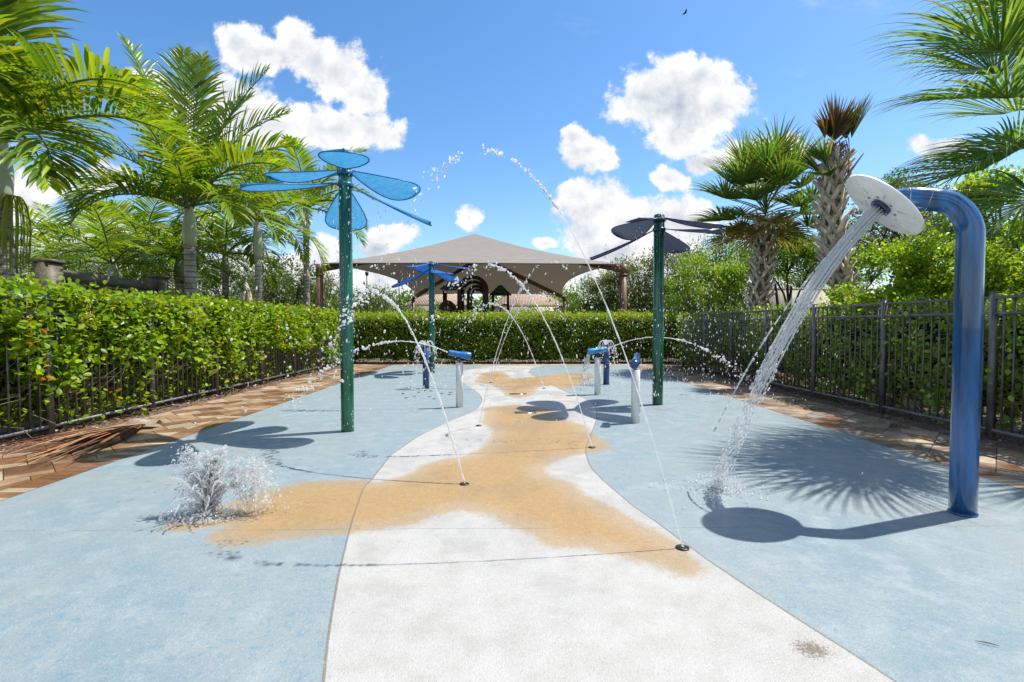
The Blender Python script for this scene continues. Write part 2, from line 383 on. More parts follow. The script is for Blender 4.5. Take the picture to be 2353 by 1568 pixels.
def pad_mat():
    m, b, out = mat_new('rubber_splash_surface'); g = geo_pos(b)
    at = lambda k: b('Attribute', {'attribute_name': k}).outputs['Fac']
    pth, tan, shal = at('path_sdf'), at('tan_sdf'), at('soft')
    n_s = b.noise(g, 120, 3, .7); n_m = b.noise(g, 22, 6, .65); n_l = b.noise(g, 1.3, 6, .6); n_x = b.noise(g, 5, 7, .65)
    inside = b.smooth(pth, .004, -.004)
    blue = b.mix(b.smooth(n_l, .36, .64), (.165, .230, .256), (.238, .282, .292))
    blue = b.mix(b.math('MULTIPLY', b.smooth(n_x, .42, .72), .7), blue, (.31, .345, .35))
    near = b.math('MULTIPLY', b.smooth(b('SeparateXYZ', i0=g).outputs[1], 3.4, 1.9), b.smooth(n_m, .50, .72))
    blue = b.mix(b.math('MULTIPLY', near, .6), blue, (.075, .20, .29))
    white = b.mix(b.smooth(n_x, .35, .75), (.405, .395, .37), (.35, .335, .305))
    white = b.mix(b.math('MULTIPLY', b.smooth(n_m, .58, .8), .4), white, (.29, .32, .335))
    base = b.mix(inside, blue, white)
    # sand-coloured top coat, worn at its edges
    wob = b.math('ADD', b.math('MULTIPLY', b.math('SUBTRACT', n_x, .5), .45), b.math('MULTIPLY', b.math('SUBTRACT', n_m, .5), .30))
    tw = b.math('ADD', tan, b.math('MULTIPLY', wob, .5))
    tmask = b.smooth(tw, .045, -.05)
    grain = b.smooth(n_s, .36, .60)
    tmask = b.math('MULTIPLY', tmask, b.math('ADD', b.smooth(tan, -.05, -.35, .55, 1.0), b.math('MULTIPLY', grain, .35)), clamp=True)
    tanc = b.mix(b.smooth(n_m, .3, .7), (.345, .225, .090), (.30, .185, .072))
    tanc = b.mix(b.math('MULTIPLY', b.smooth(n_l, .5, .7), .5), tanc, (.33, .245, .14))
    c = b.mix(tmask, base, tanc)
    # groove between the two colours, fine speckle, one dirt stain
    groove = b.smooth(b.math('ABSOLUTE', b.math('ADD', pth, b.math('MULTIPLY', b.math('SUBTRACT', n_m, .5), .006))), .008, .003)
    c = b.mix(b.math('MULTIPLY', groove, .75), c, (.13, .11, .08))
    sp = b('TexVoronoi', Scale=42.0); b.nt.links.new(g, sp.inputs['Vector'])
    dots = b.math('MULTIPLY', b.smooth(sp.outputs['Distance'], .16, .10), b.smooth(b.noise(g, 3.1, 3), .48, .66))
    rnd = b('SeparateColor', i0=sp.outputs['Color'])
    dots = b.math('MULTIPLY', dots, b.smooth(rnd.outputs[0], .55, .75))
    c = b.mix(b.math('MULTIPLY', dots, .7), c, (.16, .22, .27))
    n_g = b.noise(g, 52, 5, .8)
    c = b.mix(b.math('MULTIPLY', b.smooth(n_g, .54, .68), .32), c, (.52, .52, .51))
    c = b.mix(b.math('MULTIPLY', b.smooth(n_g, .45, .33), .30), c, (.13, .14, .15))
    c = b.mix(b.math('MULTIPLY', b.smooth(n_s, .58, .72), .34), c, (.56, .56, .55))
    c = b.mix(b.math('MULTIPLY', b.smooth(n_s, .42, .28), .42), c, (.16, .17, .17))
    yy_ = b('SeparateXYZ', i0=g).outputs[1]
    for yj in (2.93, 7.54, 11.6):
        ln = b.smooth(b.math('ABSOLUTE', b.math('SUBTRACT', b.math('ADD', yy_, b.math('MULTIPLY', b.math('SUBTRACT', n_x, .5), .05)), yj)), .0055, .002)
        c = b.mix(b.math('MULTIPLY', ln, b.smooth(n_l, .40, .55, .1, .6)), c, (.11, .11, .11))
    st = G(1865, 1492)
    dst = b.vmath('LENGTH', b.vmath('MULTIPLY', b.vmath('SUBTRACT', g, tuple(st)), (11, 13, 1)))
    stn = b.math('ADD', b.math('SUBTRACT', 1.0, dst), b.math('MULTIPLY', b.math('SUBTRACT', b.noise(g, 75, 5, .7), .5), 3.2))
    c = b.mix(b.math('MULTIPLY', b.math('MULTIPLY', b.smooth(stn, .1, .8), b.smooth(dst, 2.2, .4)), .85), c, (.12, .09, .05))
    p = b('BsdfPrincipled', Base_Color=c)
    p.inputs['Specular IOR Level'].default_value = .45
    wet = b.smooth(b.math('ADD', n_l, b.math('MULTIPLY', n_x, .4)), .60, .80)
    b.nt.links.new(b.math('SUBTRACT', .66, b.math('MULTIPLY', wet, .30)), p.inputs['Roughness'])
    bp = b('Bump', Strength=.8, Distance=.005); b.nt.links.new(b.math('ADD', b.math('ADD', n_s, n_g), b.math('MULTIPLY', n_m, .5)), bp.inputs['Height'])
    b.nt.links.new(bp.outputs[0], p.inputs['Normal'])
    b.nt.links.new(p.outputs[0], out.inputs[0]); return m
ys = [-3.0]
while ys[-1] < PY1: ys.append(ys[-1] + max(.045, .011 * max(ys[-1], 0)))
ys = np.array(ys) ; ys = -3 + (ys + 3) * (PY1 + 3) / (ys[-1] + 3)
xs = np.linspace(PX0, PX1, 150)
gx, gy = np.meshgrid(xs, ys); fx, fy = gx.ravel(), gy.ravel()
sp_ = sdf(fx, fy, path_poly); st_ = np.minimum(sdf(fx, fy, main_tan), sdf(fx, fy, far_tan)); st_ = np.maximum(st_, -sdf(fx, fy, lobe_white))
nx, ny = len(xs), len(ys)
ii, jj = np.meshgrid(np.arange(nx - 1), np.arange(ny - 1)); ii, jj = ii.ravel(), jj.ravel()
Q = np.stack([jj * nx + ii, jj * nx + ii + 1, (jj + 1) * nx + ii + 1, (jj + 1) * nx + ii], 1)
zz = np.zeros_like(fx)
M['pad'] = pad_mat()
inpath = sp_[Q].mean(1) < 0
for nm, sel in (('splash_pad', ~inpath), ('sand_path', inpath)):
    f = Q[sel]; u, inv = np.unique(f, return_inverse=True)
    o = np_mesh(nm, np.stack([fx, fy, zz], 1)[u], [inv.reshape(f.shape)], M['pad'], attrs={'path_sdf': sp_[u], 'tan_sdf': st_[u], 'soft': zz[u]})
    tag(o, kind='structure')

# pavers laid on the diagonal, clipped to the walk
def clip(poly, x0, x1, y0, y1):
    for ax, v, s in ((0, x0, 1), (0, x1, -1), (1, y0, 1), (1, y1, -1)):
        out = []
        for i in range(len(poly)):
            a, c = poly[i], poly[(i + 1) % len(poly)]; da, dc = (a[ax] - v) * s, (c[ax] - v) * s
            if da >= 0: out.append(a)
            if (da >= 0) != (dc >= 0): t = da / (da - dc); out.append(tuple(np.array(a) + t * (np.array(c) - np.array(a))))
        poly = out
        if not poly: return []
    return poly
CREAM = [(.27, .190, .120), (.245, .165, .098), (.31, .235, .16), (.225, .140, .08)]
RUST = [(.15, .072, .036), (.17, .088, .046), (.12, .062, .034), (.19, .108, .060)]
GREY = [(.20, .16, .125), (.24, .19, .145), (.16, .125, .10)]
def paver_mat():
    m, b, out = mat_new('stone_paver'); g = geo_pos(b)
    a = b('Attribute', {'attribute_name': 'tint'}); n = b.noise(b.vmath('MULTIPLY', g, (1, 1, 1)), 9, 8, .7); n2 = b.noise(g, 90, 4, .7)
    v = b.math('ADD', b.smooth(n, .25, .75, .95, 1.5), b.math('MULTIPLY', b.math('SUBTRACT', n2, .5), .5))
    cmb = b('CombineColor', i0=v, i1=v, i2=v)
    p = b('BsdfPrincipled', Base_Color=b.mix(1.0, a.outputs['Color'], cmb.outputs[0], 'MULTIPLY'))
    b.nt.links.new(b.smooth(b.noise(g, 1.6, 5, .6), .42, .60, .62, .22), p.inputs['Roughness'])
    bp = b('Bump', Strength=.35, Distance=.004); b.nt.links.new(n2, bp.inputs['Height']); b.nt.links.new(bp.outputs[0], p.inputs['Normal'])
    b.nt.links.new(p.outputs[0], out.inputs[0]); return m
M['paver'] = paver_mat()
def walk(x0, x1, y0, y1, pal_a, pal_b, edge=None):
    V, fs, T = [], {}, []; r = random.Random(5 + int(x0 * 10))
    def face(poly, col):
        if len(poly) < 3: return
        fs.setdefault(len(poly), []).append(list(range(len(V), len(V) + len(poly)))); V.extend([(p[0], p[1], .0) for p in poly]); T.extend([col] * len(poly))
    L, Wd, J = .46, .30, .004; q = 2 ** -.5
    xa, xb = (x0, x1)
    if edge == 'right': xb = x1 - .215
    if edge == 'left': xa = x0 + .215
    ar = [(x + y) * q for x in (xa, xb) for y in (y0, y1)]; br = [(y - x) * q for x in (xa, xb) for y in (y0, y1)]
    bi = math.floor(min(br) / L)
    while bi * L < max(br):
        off = (bi % 2) * Wd * .5
        ai = math.floor(min(ar) / Wd) - 1
        while ai * Wd < max(ar):
            a0, a1, b0, b1 = ai * Wd + off + J, (ai + 1) * Wd + off - J, bi * L + J, (bi + 1) * L - J
            k = lambda a, c: ((a - c) * q, (a + c) * q)
            # two tones per slab, split on a slant, as the blended stone is cast
            c1, c2_ = r.choice(pal_a), r.choice(pal_b)
            if r.random() < .12: c1 = r.choice(pal_b)
            if r.random() < .38: c2_ = r.choice(pal_a)
            s0, s1 = r.uniform(.25, .75), r.uniform(.2, .8)
            A, B_ = b0 + (b1 - b0) * s0, b0 + (b1 - b0) * s1
            face(clip([k(a0, b0), k(a1, b0), k(a1, B_), k(a0, A)], xa, xb, y0, y1), c1)
            face(clip([k(a0, A), k(a1, B_), k(a1, b1), k(a0, b1)], xa, xb, y0, y1), c2_)
            ai += 1
        bi += 1
    if edge:
        e0, e1 = (xb + J, x1) if edge == 'right' else (x0, xa - J)
        y = y0
        while y < y1:
            y2 = min(y + .105, y1)
            c = r.choice(pal_b if r.random() < .8 else pal_a)
            face([(e0, y + .002), (e1, y + .002), (e1, y2 - .002), (e0, y2 - .002)], c); y += .105
    o = np_mesh('paver_walk', V, [np.array(f) for f in fs.values()], M['paver'], tint=np.array(T), smooth=False)
    tag(o, kind='structure')
    sheet('bedding', x0, x1, y0, y1, -.006, M['bedding'])
M['bedding'] = simple_mat('joint_sand', (.09, .06, .04), .9, .2)
walk(-4.72, PX0 - .006, -3, 15.85, CREAM, RUST, 'right')
walk(PX1 + .006, 4.86, -3, 15.85, CREAM[:2] + GREY + CREAM[2:3] + RUST[3:], RUST[2:] + GREY + CREAM[3:], 'left')
walk(PX0 - .004, PX1 + .004, PY1 + .006, 15.85, [(.42, .31, .22), (.36, .25, .17)], [(.33, .21, .13), (.40, .28, .20)])

# ================================================================== metal fences
def make_fence(X, y0, pitch, n, label):
    t = empty('metal_fence', (X, y0, 0), label, 'fence')
    y1 = y0 + pitch * n; top = 1.50
    m = MB(); m.box((X, (y0 + y1) / 2, top), (.042, y1 - y0, .032)); m.build('top_rail', M['fence'], t)
    m = MB(); m.box((X, (y0 + y1) / 2, top - .165), (.034, y1 - y0, .030)); m.build('middle_rail', M['fence'], t)
    m = MB(); m.box((X, (y0 + y1) / 2, .085), (.034, y1 - y0, .032)); m.build('bottom_rail', M['fence'], t)
    proto = None
    for i in range(n + 1):
        if proto is None:
            m = MB(); m.box((X, y0, .775), (.056, .056, 1.55)); m.box((X, y0, 1.556), (.062, .062, .014)); proto = m.build('post', M['fence'], t)
        else:
            c = proto.copy(); c.location = (0, i * pitch, 0); link(c, t)
    proto = None; k = 0; sp = pitch / 14
    for i in range(n):
        for j in range(1, 14):
            y = y0 + i * pitch + j * sp
            if proto is None:
                m = MB(); m.box((X, y, .79), (.0155, .0155, 1.40)); proto = m.build('picket', M['fence'], t); py = y
            else:
                c = proto.copy(); c.location = (0, y - py, 0); link(c, t)
    return t
make_fence(-5.05, 3.98, 1.6, 7, 'dark bronze picket fence with cocoplum leaves pushing through it, left of the pad')
make_fence(5.2, 3.72, 1.55, 7, 'dark bronze picket fence standing clear in front of its hedge, right of the pad')

# ================================================================== spray flowers
def petal_mat(name, c1, c2_, trans, rough=.3):
    m, b, out = mat_new(name); g = geo_pos(b)
    n = b.smooth(b.noise(g, 18, 6, .65), .3, .72)
    c = b.mix(n, c1, c2_)
    p = b('BsdfPrincipled', Base_Color=c, Roughness=rough); tr = b('BsdfTranslucent', Color=c)
    mx = b('MixShader', i0=trans); b.nt.links.new(p.outputs[0], mx.inputs[1]); b.nt.links.new(tr.outputs[0], mx.inputs[2])
    b.nt.links.new(mx.outputs[0], out.inputs[0]); return m
def petal(hub, phi, L, drop, roll, W=.245, thick=.012):
    nt_, ns = 18, 9
    d = np.array([math.cos(phi), math.sin(phi), 0.]); side = np.array([-d[1], d[0], 0.]); up = np.array([0, 0, 1.])
    ax = nrm(d * math.sqrt(max(L * L - drop * drop, .01)) - up * drop); nn = nrm(np.cross(ax, side))
    if nn[2] < 0: nn = -nn
    cr, sr = math.cos(roll), math.sin(roll); side, nn = side * cr + nn * sr, nn * cr - side * sr
    rows = []
    for i in range(nt_):
        t = 1 - (1 - i / (nt_ - 1)) ** 1.5
        hw = W * max(.07 if t < .5 else .0, t ** .8 * max(0, 1 - t ** 5) ** .5 / .69)
        for s in np.linspace(-1, 1, ns):
            rib = .0035 * math.cos(s * 9.4) * min(1, 3 * t)
            rows.append(hub + d * .05 + ax * t * L + side * s * hw + nn * (-.028 * s * s * t - .02 * math.sin(t * 3) + rib))
    V = np.array(rows); q = [[i * ns + j, i * ns + j + 1, (i + 1) * ns + j + 1, (i + 1) * ns + j] for i in range(nt_ - 1) for j in range(ns - 1)]
    edge = np.concatenate([V[0::ns], V[(nt_ - 1) * ns + 1:], V[ns - 1::ns][::-1][1:]])
    E, ef = tube(edge, thick * .6, 6)
    return np.concatenate([V, E]), [np.array(q)] + [f + len(V) for f in ef]
def flower(bx, by, h1, h2, up_petals, low_petals, r, pm, label):
    t = empty('flower_fountain', (bx, by, 0), label, 'water feature', 'spray flowers on green poles')
    m = MB(); m.tube([(bx, by, 0), (bx, by, .02), (bx, by, h1 + .03), (bx, by, h1 + .045)], [r, r, r, r * .8], 28); m.build('pole', M['green'], t, smooth=True)
    for h in (h1 - .03, h2):
        m = MB(); m.tube([(bx, by, h - .03), (bx, by, h - .03), (bx, by, h + .01), (bx, by, h + .01)], [r * .9, r * 1.22, r * 1.22, r * .9], 28); m.build('collar', pm, t, smooth=False)
    for (hh, L, W, lst) in ((h1, .92, .235, up_petals), (h2, 1.07, .25, low_petals)):
        for phi, drop, roll in lst:
            V, q = petal(np.array([bx, by, hh]), RAD(phi), L, drop, RAD(roll), W)
            np_mesh('petal', V, q, pm, t)
    return t
g0 = G(799, 991); M['petal_light'] = petal_mat('light_blue_petal', (.04, .24, .48), (.07, .31, .55), .50)
flower(g0[0], g0[1], 2.95, 2.79, [(287, .08, 0), (47, .07, -14), (167, .0, -3)], [(107, .29, 0), (227, .22, -2), (347, .46, 0)], .072, M['petal_light'], 'green pole flower with light blue translucent petals, the nearest, beside the left pavers')
g1 = G(1511, 930); M['petal_dark'] = petal_mat('navy_petal', (.045, .052, .072), (.03, .05, .12), .22)
flower(g1[0], g1[1], 2.83, 2.66, [(357, .12, 4), (117, .1, 20), (237, .17, 0)], [(57, .19, 0), (177, .42, 0), (297, .18, 0)], .078, M['petal_dark'], 'green pole flower with dark navy petals near the right-hand fence')
g2 = G(993, 857); M['petal_blue'] = petal_mat('royal_blue_petal', (.012, .10, .42), (.02, .14, .5), .25)
flower(g2[0], g2[1], 2.79, 2.63, [(357, .12, 4), (117, .1, 20), (237, .17, 0)], [(57, .19, 0), (177, .42, 0), (297, .18, 0)], .076, M['petal_blue'], 'green pole flower with royal blue petals, farthest, in front of the back hedge')

# ================================================================== water cannons, spray bollards, shower post
def cannon(px, py, top, ang, tilt, gm, label, r=.053):
    g = G(px, py); bx, by = g[0], g[1]
    t = empty('water_cannon', (bx, by, 0), label, 'water cannon', 'blue water cannons on white posts')
    m = MB(); m.tube([(bx, by, 0), (bx, by, top), (bx, by, top + .004)], [r, r, r * .9], 24); m.tube([(bx, by, top * .60), (bx, by, top * .60 + .012)], r * 1.015, 24); m.tube([(bx, by, top * .80), (bx, by, top * .80 + .006)], r * 1.01, 24)
    m.build('post', M['white'], t, smooth=False)
    m = MB(); m.tube([(bx, by, top), (bx, by, top + .085)], .013, 12); m.tube([(bx, by, top + .003), (bx, by, top + .012)], .03, 16); m.build('swivel', M['navy'], t, smooth=False)
    d = np.array([math.cos(ang) * math.cos(tilt), math.sin(ang) * math.cos(tilt), math.sin(tilt)]); c = np.array([bx, by, top + .125])
    m = MB()
    prof = [(-.175, .030), (-.172, .046), (-.160, .055), (-.09, .056), (-.055, .050), (-.02, .043), (.05, .042), (.145, .042), (.158, .040), (.160, .030)]
    m.tube([c + d * x for x, _ in prof], [q for _, q in prof], 20)
    m.build('barrel', gm, t, smooth=True)
    m = MB(); m.tube([c + d * .158, c + d * .172], .012, 10); m.build('nozzle', M['navy'], t)
    return c + d * .17, d
lc, ld = cannon(1056, 936, .655, RAD(186), RAD(10), M['gun'], 'blue water cannon on white post aiming left, beside the near left pad')
rc, rd = cannon(1373, 907, .645, RAD(2), RAD(9), M['gun_light'], 'light blue water cannon on white post aiming right, in front of a navy bollard')
cannon(1460, 972, .650, RAD(68), RAD(17), M['navy'], 'dark blue water cannon on white post pointing away, nearest the dark flower')
def bollard(px, py, h, label):
    g = G(px, py); bx, by = g[0], g[1]
    t = empty('spray_bollard', (bx, by, 0), label, 'spray bollard', 'navy spray bollards')
    m = MB(); m.tube([(bx, by, 0), (bx, by, h - .02), (bx, by, h - .018)], [.063, .063, .05], 24); m.build('post', M['navy'], t, smooth=False)
    m = MB(); m.tube([(bx, by, h - .02), (bx, by, h - .005), (bx, by, h + .006)], [.067, .067, .05], 24); m.build('cap', M['navy'], t, smooth=False)
    return np.array([bx, by, h])
bo1 = bollard(979, 893, .82, 'short navy bollard spraying at the top, left of the far flower pole base')
bo2 = bollard(1393, 884, .81, 'short navy bollard spraying at the top, behind the light blue cannon')

gs = G(2212, 1180); bx, by = gs[0], gs[1]
DC = np.array([2.508, 3.33, 1.998]); DN = nrm(np.array([-.665, .231, -.710]))
t = empty('shower_post', (bx, by, 0), 'tall bent blue pipe with tilted white disc pouring water, right foreground', 'water feature')
hd = nrm(np.array([DC[0] - bx, DC[1] - by, 0]))
path = spline([(bx, by, 0), (bx, by, .6), (bx, by, 1.2), (bx, by, 1.73)], 10)
cen = np.array([bx, by, 1.76]) + hd * .20; el = [cen - hd * .20 * math.cos(a) + np.array([0, 0, .25 * math.sin(a)]) for a in np.linspace(0, RAD(84), 12)]
e_ = el[-1]; back = DC - DN * .05
arm = spline([e_, e_ + (back - e_) * .5 + np.array([0, 0, .012]), back], 8)
full = np.concatenate([path, el, arm[1:]])
m = MB(); m.tube(full, np.concatenate([np.full(len(full) - 4, .0715), np.linspace(.070, .060, 4)]), 40); m.build('pipe', M['blue'], t, smooth=True)
m = MB(); m.tube([(bx, by, 0), (bx, by, .012), (bx, by, .014)], [.076, .076, .07], 40); m.build('base_ring', M['blue'], t, smooth=False)
m = MB()
for dlt in (.0, ):
    for k in (22, 25):
        p_, q_ = full[k], full[min(k + 1, len(full) - 1)]; dr = nrm(q_ - p_); m.tube([p_, p_ + dr * .004], .0722, 40)
m.build('weld_seam', M['steel'], t)
A = nrm(np.cross(DN, [0, 0, 1])); Bv = np.cross(DN, A)
m = MB(); m.tube([DC - DN * .016, DC - DN * .016, DC - DN * .002, DC], [.270, .282, .282, .279], 72)
disc = m.build('disc', M['disc'], t, smooth=False)
m = MB()
for k in range(6):
    a = k * math.pi / 3 + .3; dv = A * math.cos(a) + Bv * math.sin(a); sv = np.cross(DN, dv)
    m.box(DC + dv * .19 + DN * .003, (.13, .008, .006), np.stack([dv, sv, DN], 1))
m.build('rib', M['disc'], disc)
for k in range(6):
    a = k * math.pi / 3 + .75; m = MB(); c = DC + (A * math.cos(a) + Bv * math.sin(a)) * .098; m.tube([c, c + DN * .005, c + DN * .008], [.009, .009, .004], 10); m.build('bolt', M['steel'], disc)
m = MB(); m.tube([DC, DC + DN * .02, DC + DN * .026, DC + DN * .024, DC + DN * .024], [.066, .066, .060, .052, .001], 32); m.build('shower_head', M['navy'], disc, smooth=False)
holes = [(.0, 0.)] + [(.022, k * math.pi / 3) for k in range(6)] + [(.042, k * math.pi / 6 + .2) for k in range(12)]
m = MB()
for rr, a in holes: c = DC + DN * .0245 + (A * math.cos(a) + Bv * math.sin(a)) * rr; m.tube([c, c + DN * .003], .0045, 8)
m.build('spray_hole', M['black'], disc)

# ================================================================== ground nozzles and drains
NOZ = {'a': (1067, 1113), 'b': (1568, 1260), 'c': (1360, 1029), 'd': (1100, 979), 'e': (1250, 893), 'f': (1128, 880)}
NLAB = {'a': 'black ground nozzle in the tan sand, its jet leaning left', 'b': 'black ground nozzle closest to the white foreground', 'c': 'black ground nozzle at the right edge of the tan path, below the dark petal shadow',
        'd': 'small black ground nozzle at the left edge of the tan path', 'e': 'far black ground nozzle right of the two floor drains', 'f': 'far black ground nozzle on the upper tan patch near the white cannon post'}
for k, (x, y) in NOZ.items():
    g = G(x, y); t = empty('ground_nozzle', (g[0], g[1], 0), NLAB[k], 'nozzle', 'nozzles set in the pad')
    m = MB(); m.tube([(g[0], g[1], .0), (g[0], g[1], .006), (g[0], g[1], .008)], [.036, .036, .030], 24); m.build('rim', M['black'], t)
    m = MB(); m.tube([(g[0], g[1], .006), (g[0], g[1], .014)], .011, 12); m.build('orifice', M['steel'], t)
for (x, y), lb in (((1190, 906), 'small rectangular floor drain grate, farther of two'), ((1208, 949), 'small rectangular floor drain grate under the dark petal shadow')):
    g = G(x, y); t = empty('floor_drain', (g[0], g[1], 0), lb, 'drain', 'drain grates in the path')
    m = MB(); m.box((g[0], g[1], .004), (.30, .11, .008)); m.build('frame', M['steel'], t)
    m = MB()
    for i in range(9): m.box((g[0] - .12 + i * .03, g[1], .0095), (.014, .085, .003))
    m.build('slot', M['black'], t)

# ================================================================== hedges
def pal(n, cols, w=None, jit=.18):
    cols = np.array(cols); i = rng.choice(len(cols), n, p=w)
    return np.clip(cols[i] * (1 + rng.normal(0, jit, (n, 1))) * (1 + rng.normal(0, .05, (n, 3))), .004, 1)
COCO = [(.215, .35, .014), (.29, .43, .016), (.13, .25, .018), (.06, .145, .018), (.40, .45, .025), (.42, .13, .04)]
def sprigs(pos, out, k, size, spread, up=.5, cols=COCO, w=None, tmpl='leaf', jitter=.8, flat=.9):
    """k leaves round each sprig tip"""
    n = len(pos); N = n * k
    out_r = np.repeat(nrm(out + rng.normal(0, .35, (n, 3))), k, 0)
    ax = nrm(out_r * .55 + rng.normal(0, jitter, (N, 3)) + np.array([0, 0, up * .4]))
    p = np.repeat(pos, k, 0) + rng.normal(0, spread, (N, 3)) + ax * .01
    hint = nrm(np.array([0, 0, flat]) + out_r * .45 + rng.normal(0, .42, (N, 3)))
    s = size * rng.uniform(.6, 1.25, N)
    base = pal(n, cols, w, .12).repeat(k, 0); one = pal(N, cols, w)
    mixf = rng.uniform(0, 1, (N, 1)); c = base * mixf + one * (1 - mixf)
    TV, TF = (LEAF_V, LEAF_F) if tmpl == 'leaf' else (DIA_V, DIA_F)
    V, f = scatter(TV, TF, p, frames(ax, hint), s)
    return V, f, c.repeat(len(TV), 0)
def join(parts):
    Vs, T, F_, n = [], [], {}, 0
    for V, f, c in parts:
        for a in f: F_.setdefault(a.shape[1], []).append(a + n)
        Vs.append(V); T.append(c); n += len(V)
    return np.concatenate(Vs), [np.concatenate(x) for x in F_.values()], np.concatenate(T)
def twigs(starts, dirs, L, r, name, mat, parent, segs=3):
    m = MB()
    for s_, d in zip(starts, dirs):
        pts = [s_]
        for i in range(segs): d = nrm(d + rng.normal(0, .25, 3)); pts.append(pts[-1] + d * L / segs)
        m.tube(pts, np.linspace(r, r * .4, segs + 1), 5, False)
    return m.build(name, mat, parent)
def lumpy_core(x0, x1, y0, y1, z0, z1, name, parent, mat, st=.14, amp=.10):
    """solid slab coloured as the shade inside a hedge: a box skin pushed in and out by noise"""
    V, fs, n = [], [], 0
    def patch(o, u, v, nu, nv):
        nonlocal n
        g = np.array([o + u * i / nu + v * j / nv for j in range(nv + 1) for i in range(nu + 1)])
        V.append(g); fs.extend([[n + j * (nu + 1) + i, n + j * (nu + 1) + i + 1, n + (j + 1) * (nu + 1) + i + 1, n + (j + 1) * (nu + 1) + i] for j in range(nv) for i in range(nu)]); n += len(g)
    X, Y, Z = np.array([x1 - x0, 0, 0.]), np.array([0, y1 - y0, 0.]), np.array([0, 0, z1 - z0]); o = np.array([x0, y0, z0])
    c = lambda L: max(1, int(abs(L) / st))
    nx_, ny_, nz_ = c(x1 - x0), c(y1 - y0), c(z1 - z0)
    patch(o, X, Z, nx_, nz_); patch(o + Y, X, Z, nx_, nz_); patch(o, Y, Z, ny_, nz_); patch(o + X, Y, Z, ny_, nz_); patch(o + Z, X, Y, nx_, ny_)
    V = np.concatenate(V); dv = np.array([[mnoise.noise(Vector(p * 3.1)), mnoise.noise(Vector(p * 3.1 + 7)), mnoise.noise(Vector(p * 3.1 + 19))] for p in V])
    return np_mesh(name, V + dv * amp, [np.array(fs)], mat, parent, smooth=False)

# left hedge: grows through the pickets
t = empty('hedge', (-5.6, 9.5, 0), 'sunlit lime green cocoplum hedge with some red leaves, behind the left fence', 'hedge')
lumpy_core(-5.95, -5.42, 2.4, 15.2, .25, 1.38, 'shade_core', t, M['core'])
n = 7600; pos = np.stack([np.zeros(n), 3.2 + 12.2 * rng.uniform(0, 1, n), rng.uniform(.08, 1.58, n)], 1)
den = vnoise(pos, 1.5) * .9 + vnoise(pos, 4.5) * .45
prob = np.clip((pos[:, 2] - .57 + den * .65) * 2.3, 0.03, 1) * np.clip(1.15 + den, .25, 1)
prob = np.clip(prob * 1.15, 0, 1) * np.where((pos[:, 1] < 6.2) & (pos[:, 2] > 1.33) & (pos[:, 2] < 1.50), .45, 1)
front = rng.uniform(0, 1, n) < prob
pos[:, 0] = np.where(front, -5.05 + np.clip(den * .16 + rng.uniform(-.16, .15, n), -.25, .22), -5.16 - rng.uniform(0, .30, n))
keep = front | (rng.uniform(0, 1, n) < .38)
pos = pos[keep]
A_ = sprigs(pos, np.tile([1., .1, .25], (len(pos), 1)), 7, .074, .056, cols=COCO, w=[.34, .28, .2, .07, .085, .025])
n = 2300; pos = np.stack([-5.10 - rng.uniform(0, .85, n), 3.0 + 12.4 * rng.uniform(0, 1, n), np.zeros(n)], 1)
pos[:, 2] = 1.50 + vnoise(pos, 1.3) * .12 + rng.uniform(-.08, .08, n)
B_ = sprigs(pos, np.tile([.15, 0, 1.], (n, 1)), 7, .070, .054, cols=COCO, w=[.32, .28, .2, .06, .10, .04])
n = 650; pos = np.stack([-5.12 - rng.uniform(0, .4, n), 3.4 + 11.4 * rng.uniform(0, 1, n), rng.uniform(.03, .6, n)], 1)
D_ = sprigs(pos, np.tile([1., 0, .1], (n, 1)), 4, .05, .06, cols=[(.28, .16, .11), (.36, .23, .16), (.16, .09, .06)], jitter=1.1)
V, f, c = join([A_, B_, D_]); np_mesh('leaves', V, f, M['leaf'], t, c)
n = 260; st_ = np.stack([-5.35 + rng.uniform(-.2, .15, n), 3.4 + 11.6 * rng.uniform(0, 1, n), rng.uniform(0, .2, n)], 1)
twigs(st_, nrm(rng.normal(0, .35, (n, 3)) + np.array([.25, 0, 1])), .9, .009, 'stems', M['bark'], t)
for (yy, zz, nl) in ((5.9, 1.78, 8), (6.8, 1.80, 7), (5.2, 1.76, 6)):     # taller shoots above the clipped top
    pass
# right hedge: shaded face behind the pickets
COCO_D = [(.32, .46, .06), (.40, .54, .08), (.18, .32, .04), (.58, .58, .22), (.44, .28, .12)]
t = empty('hedge', (5.75, 9, 0), 'shaded green hedge behind the right picket fence', 'hedge')
lumpy_core(5.52, 6.15, 2.0, 15.2, .28, 1.30, 'shade_core', t, M['core'])
n = 4600; pos = np.stack([np.zeros(n), 2.2 + 13 * rng.uniform(0, 1, n), rng.uniform(.10, 1.46, n)], 1)
den = vnoise(pos, 1.7) + .5 * vnoise(pos, 5); keep = rng.uniform(0, 1, n) < np.clip(.85 + den * .9 - np.clip(.35 - pos[:, 2], 0, 1) * 1.4, .1, 1)
pos[:, 0] = 5.37 - den * .12 + rng.uniform(-.10, .14, n); pos = pos[keep]; pos[:, 0] = np.maximum(pos[:, 0], 5.28)
A_ = sprigs(pos, np.tile([-1., -.1, .3], (len(pos), 1)), 7, .066, .056, cols=COCO_D, w=[.4, .25, .2, .1, .05])
n = 1500; pos = np.stack([5.3 + rng.uniform(0, .95, n), 2.2 + 13 * rng.uniform(0, 1, n), np.zeros(n)], 1); pos[:, 2] = 1.44 + vnoise(pos, 1.3) * .08 + rng.uniform(-.06, .06, n)
B_ = sprigs(pos, np.tile([0, 0, 1.], (n, 1)), 7, .055, .05, cols=COCO, w=[.38, .3, .2, .06, .05, .01])
V, f, c = join([A_, B_]); np_mesh('leaves', V, f, M['leaf'], t, c)
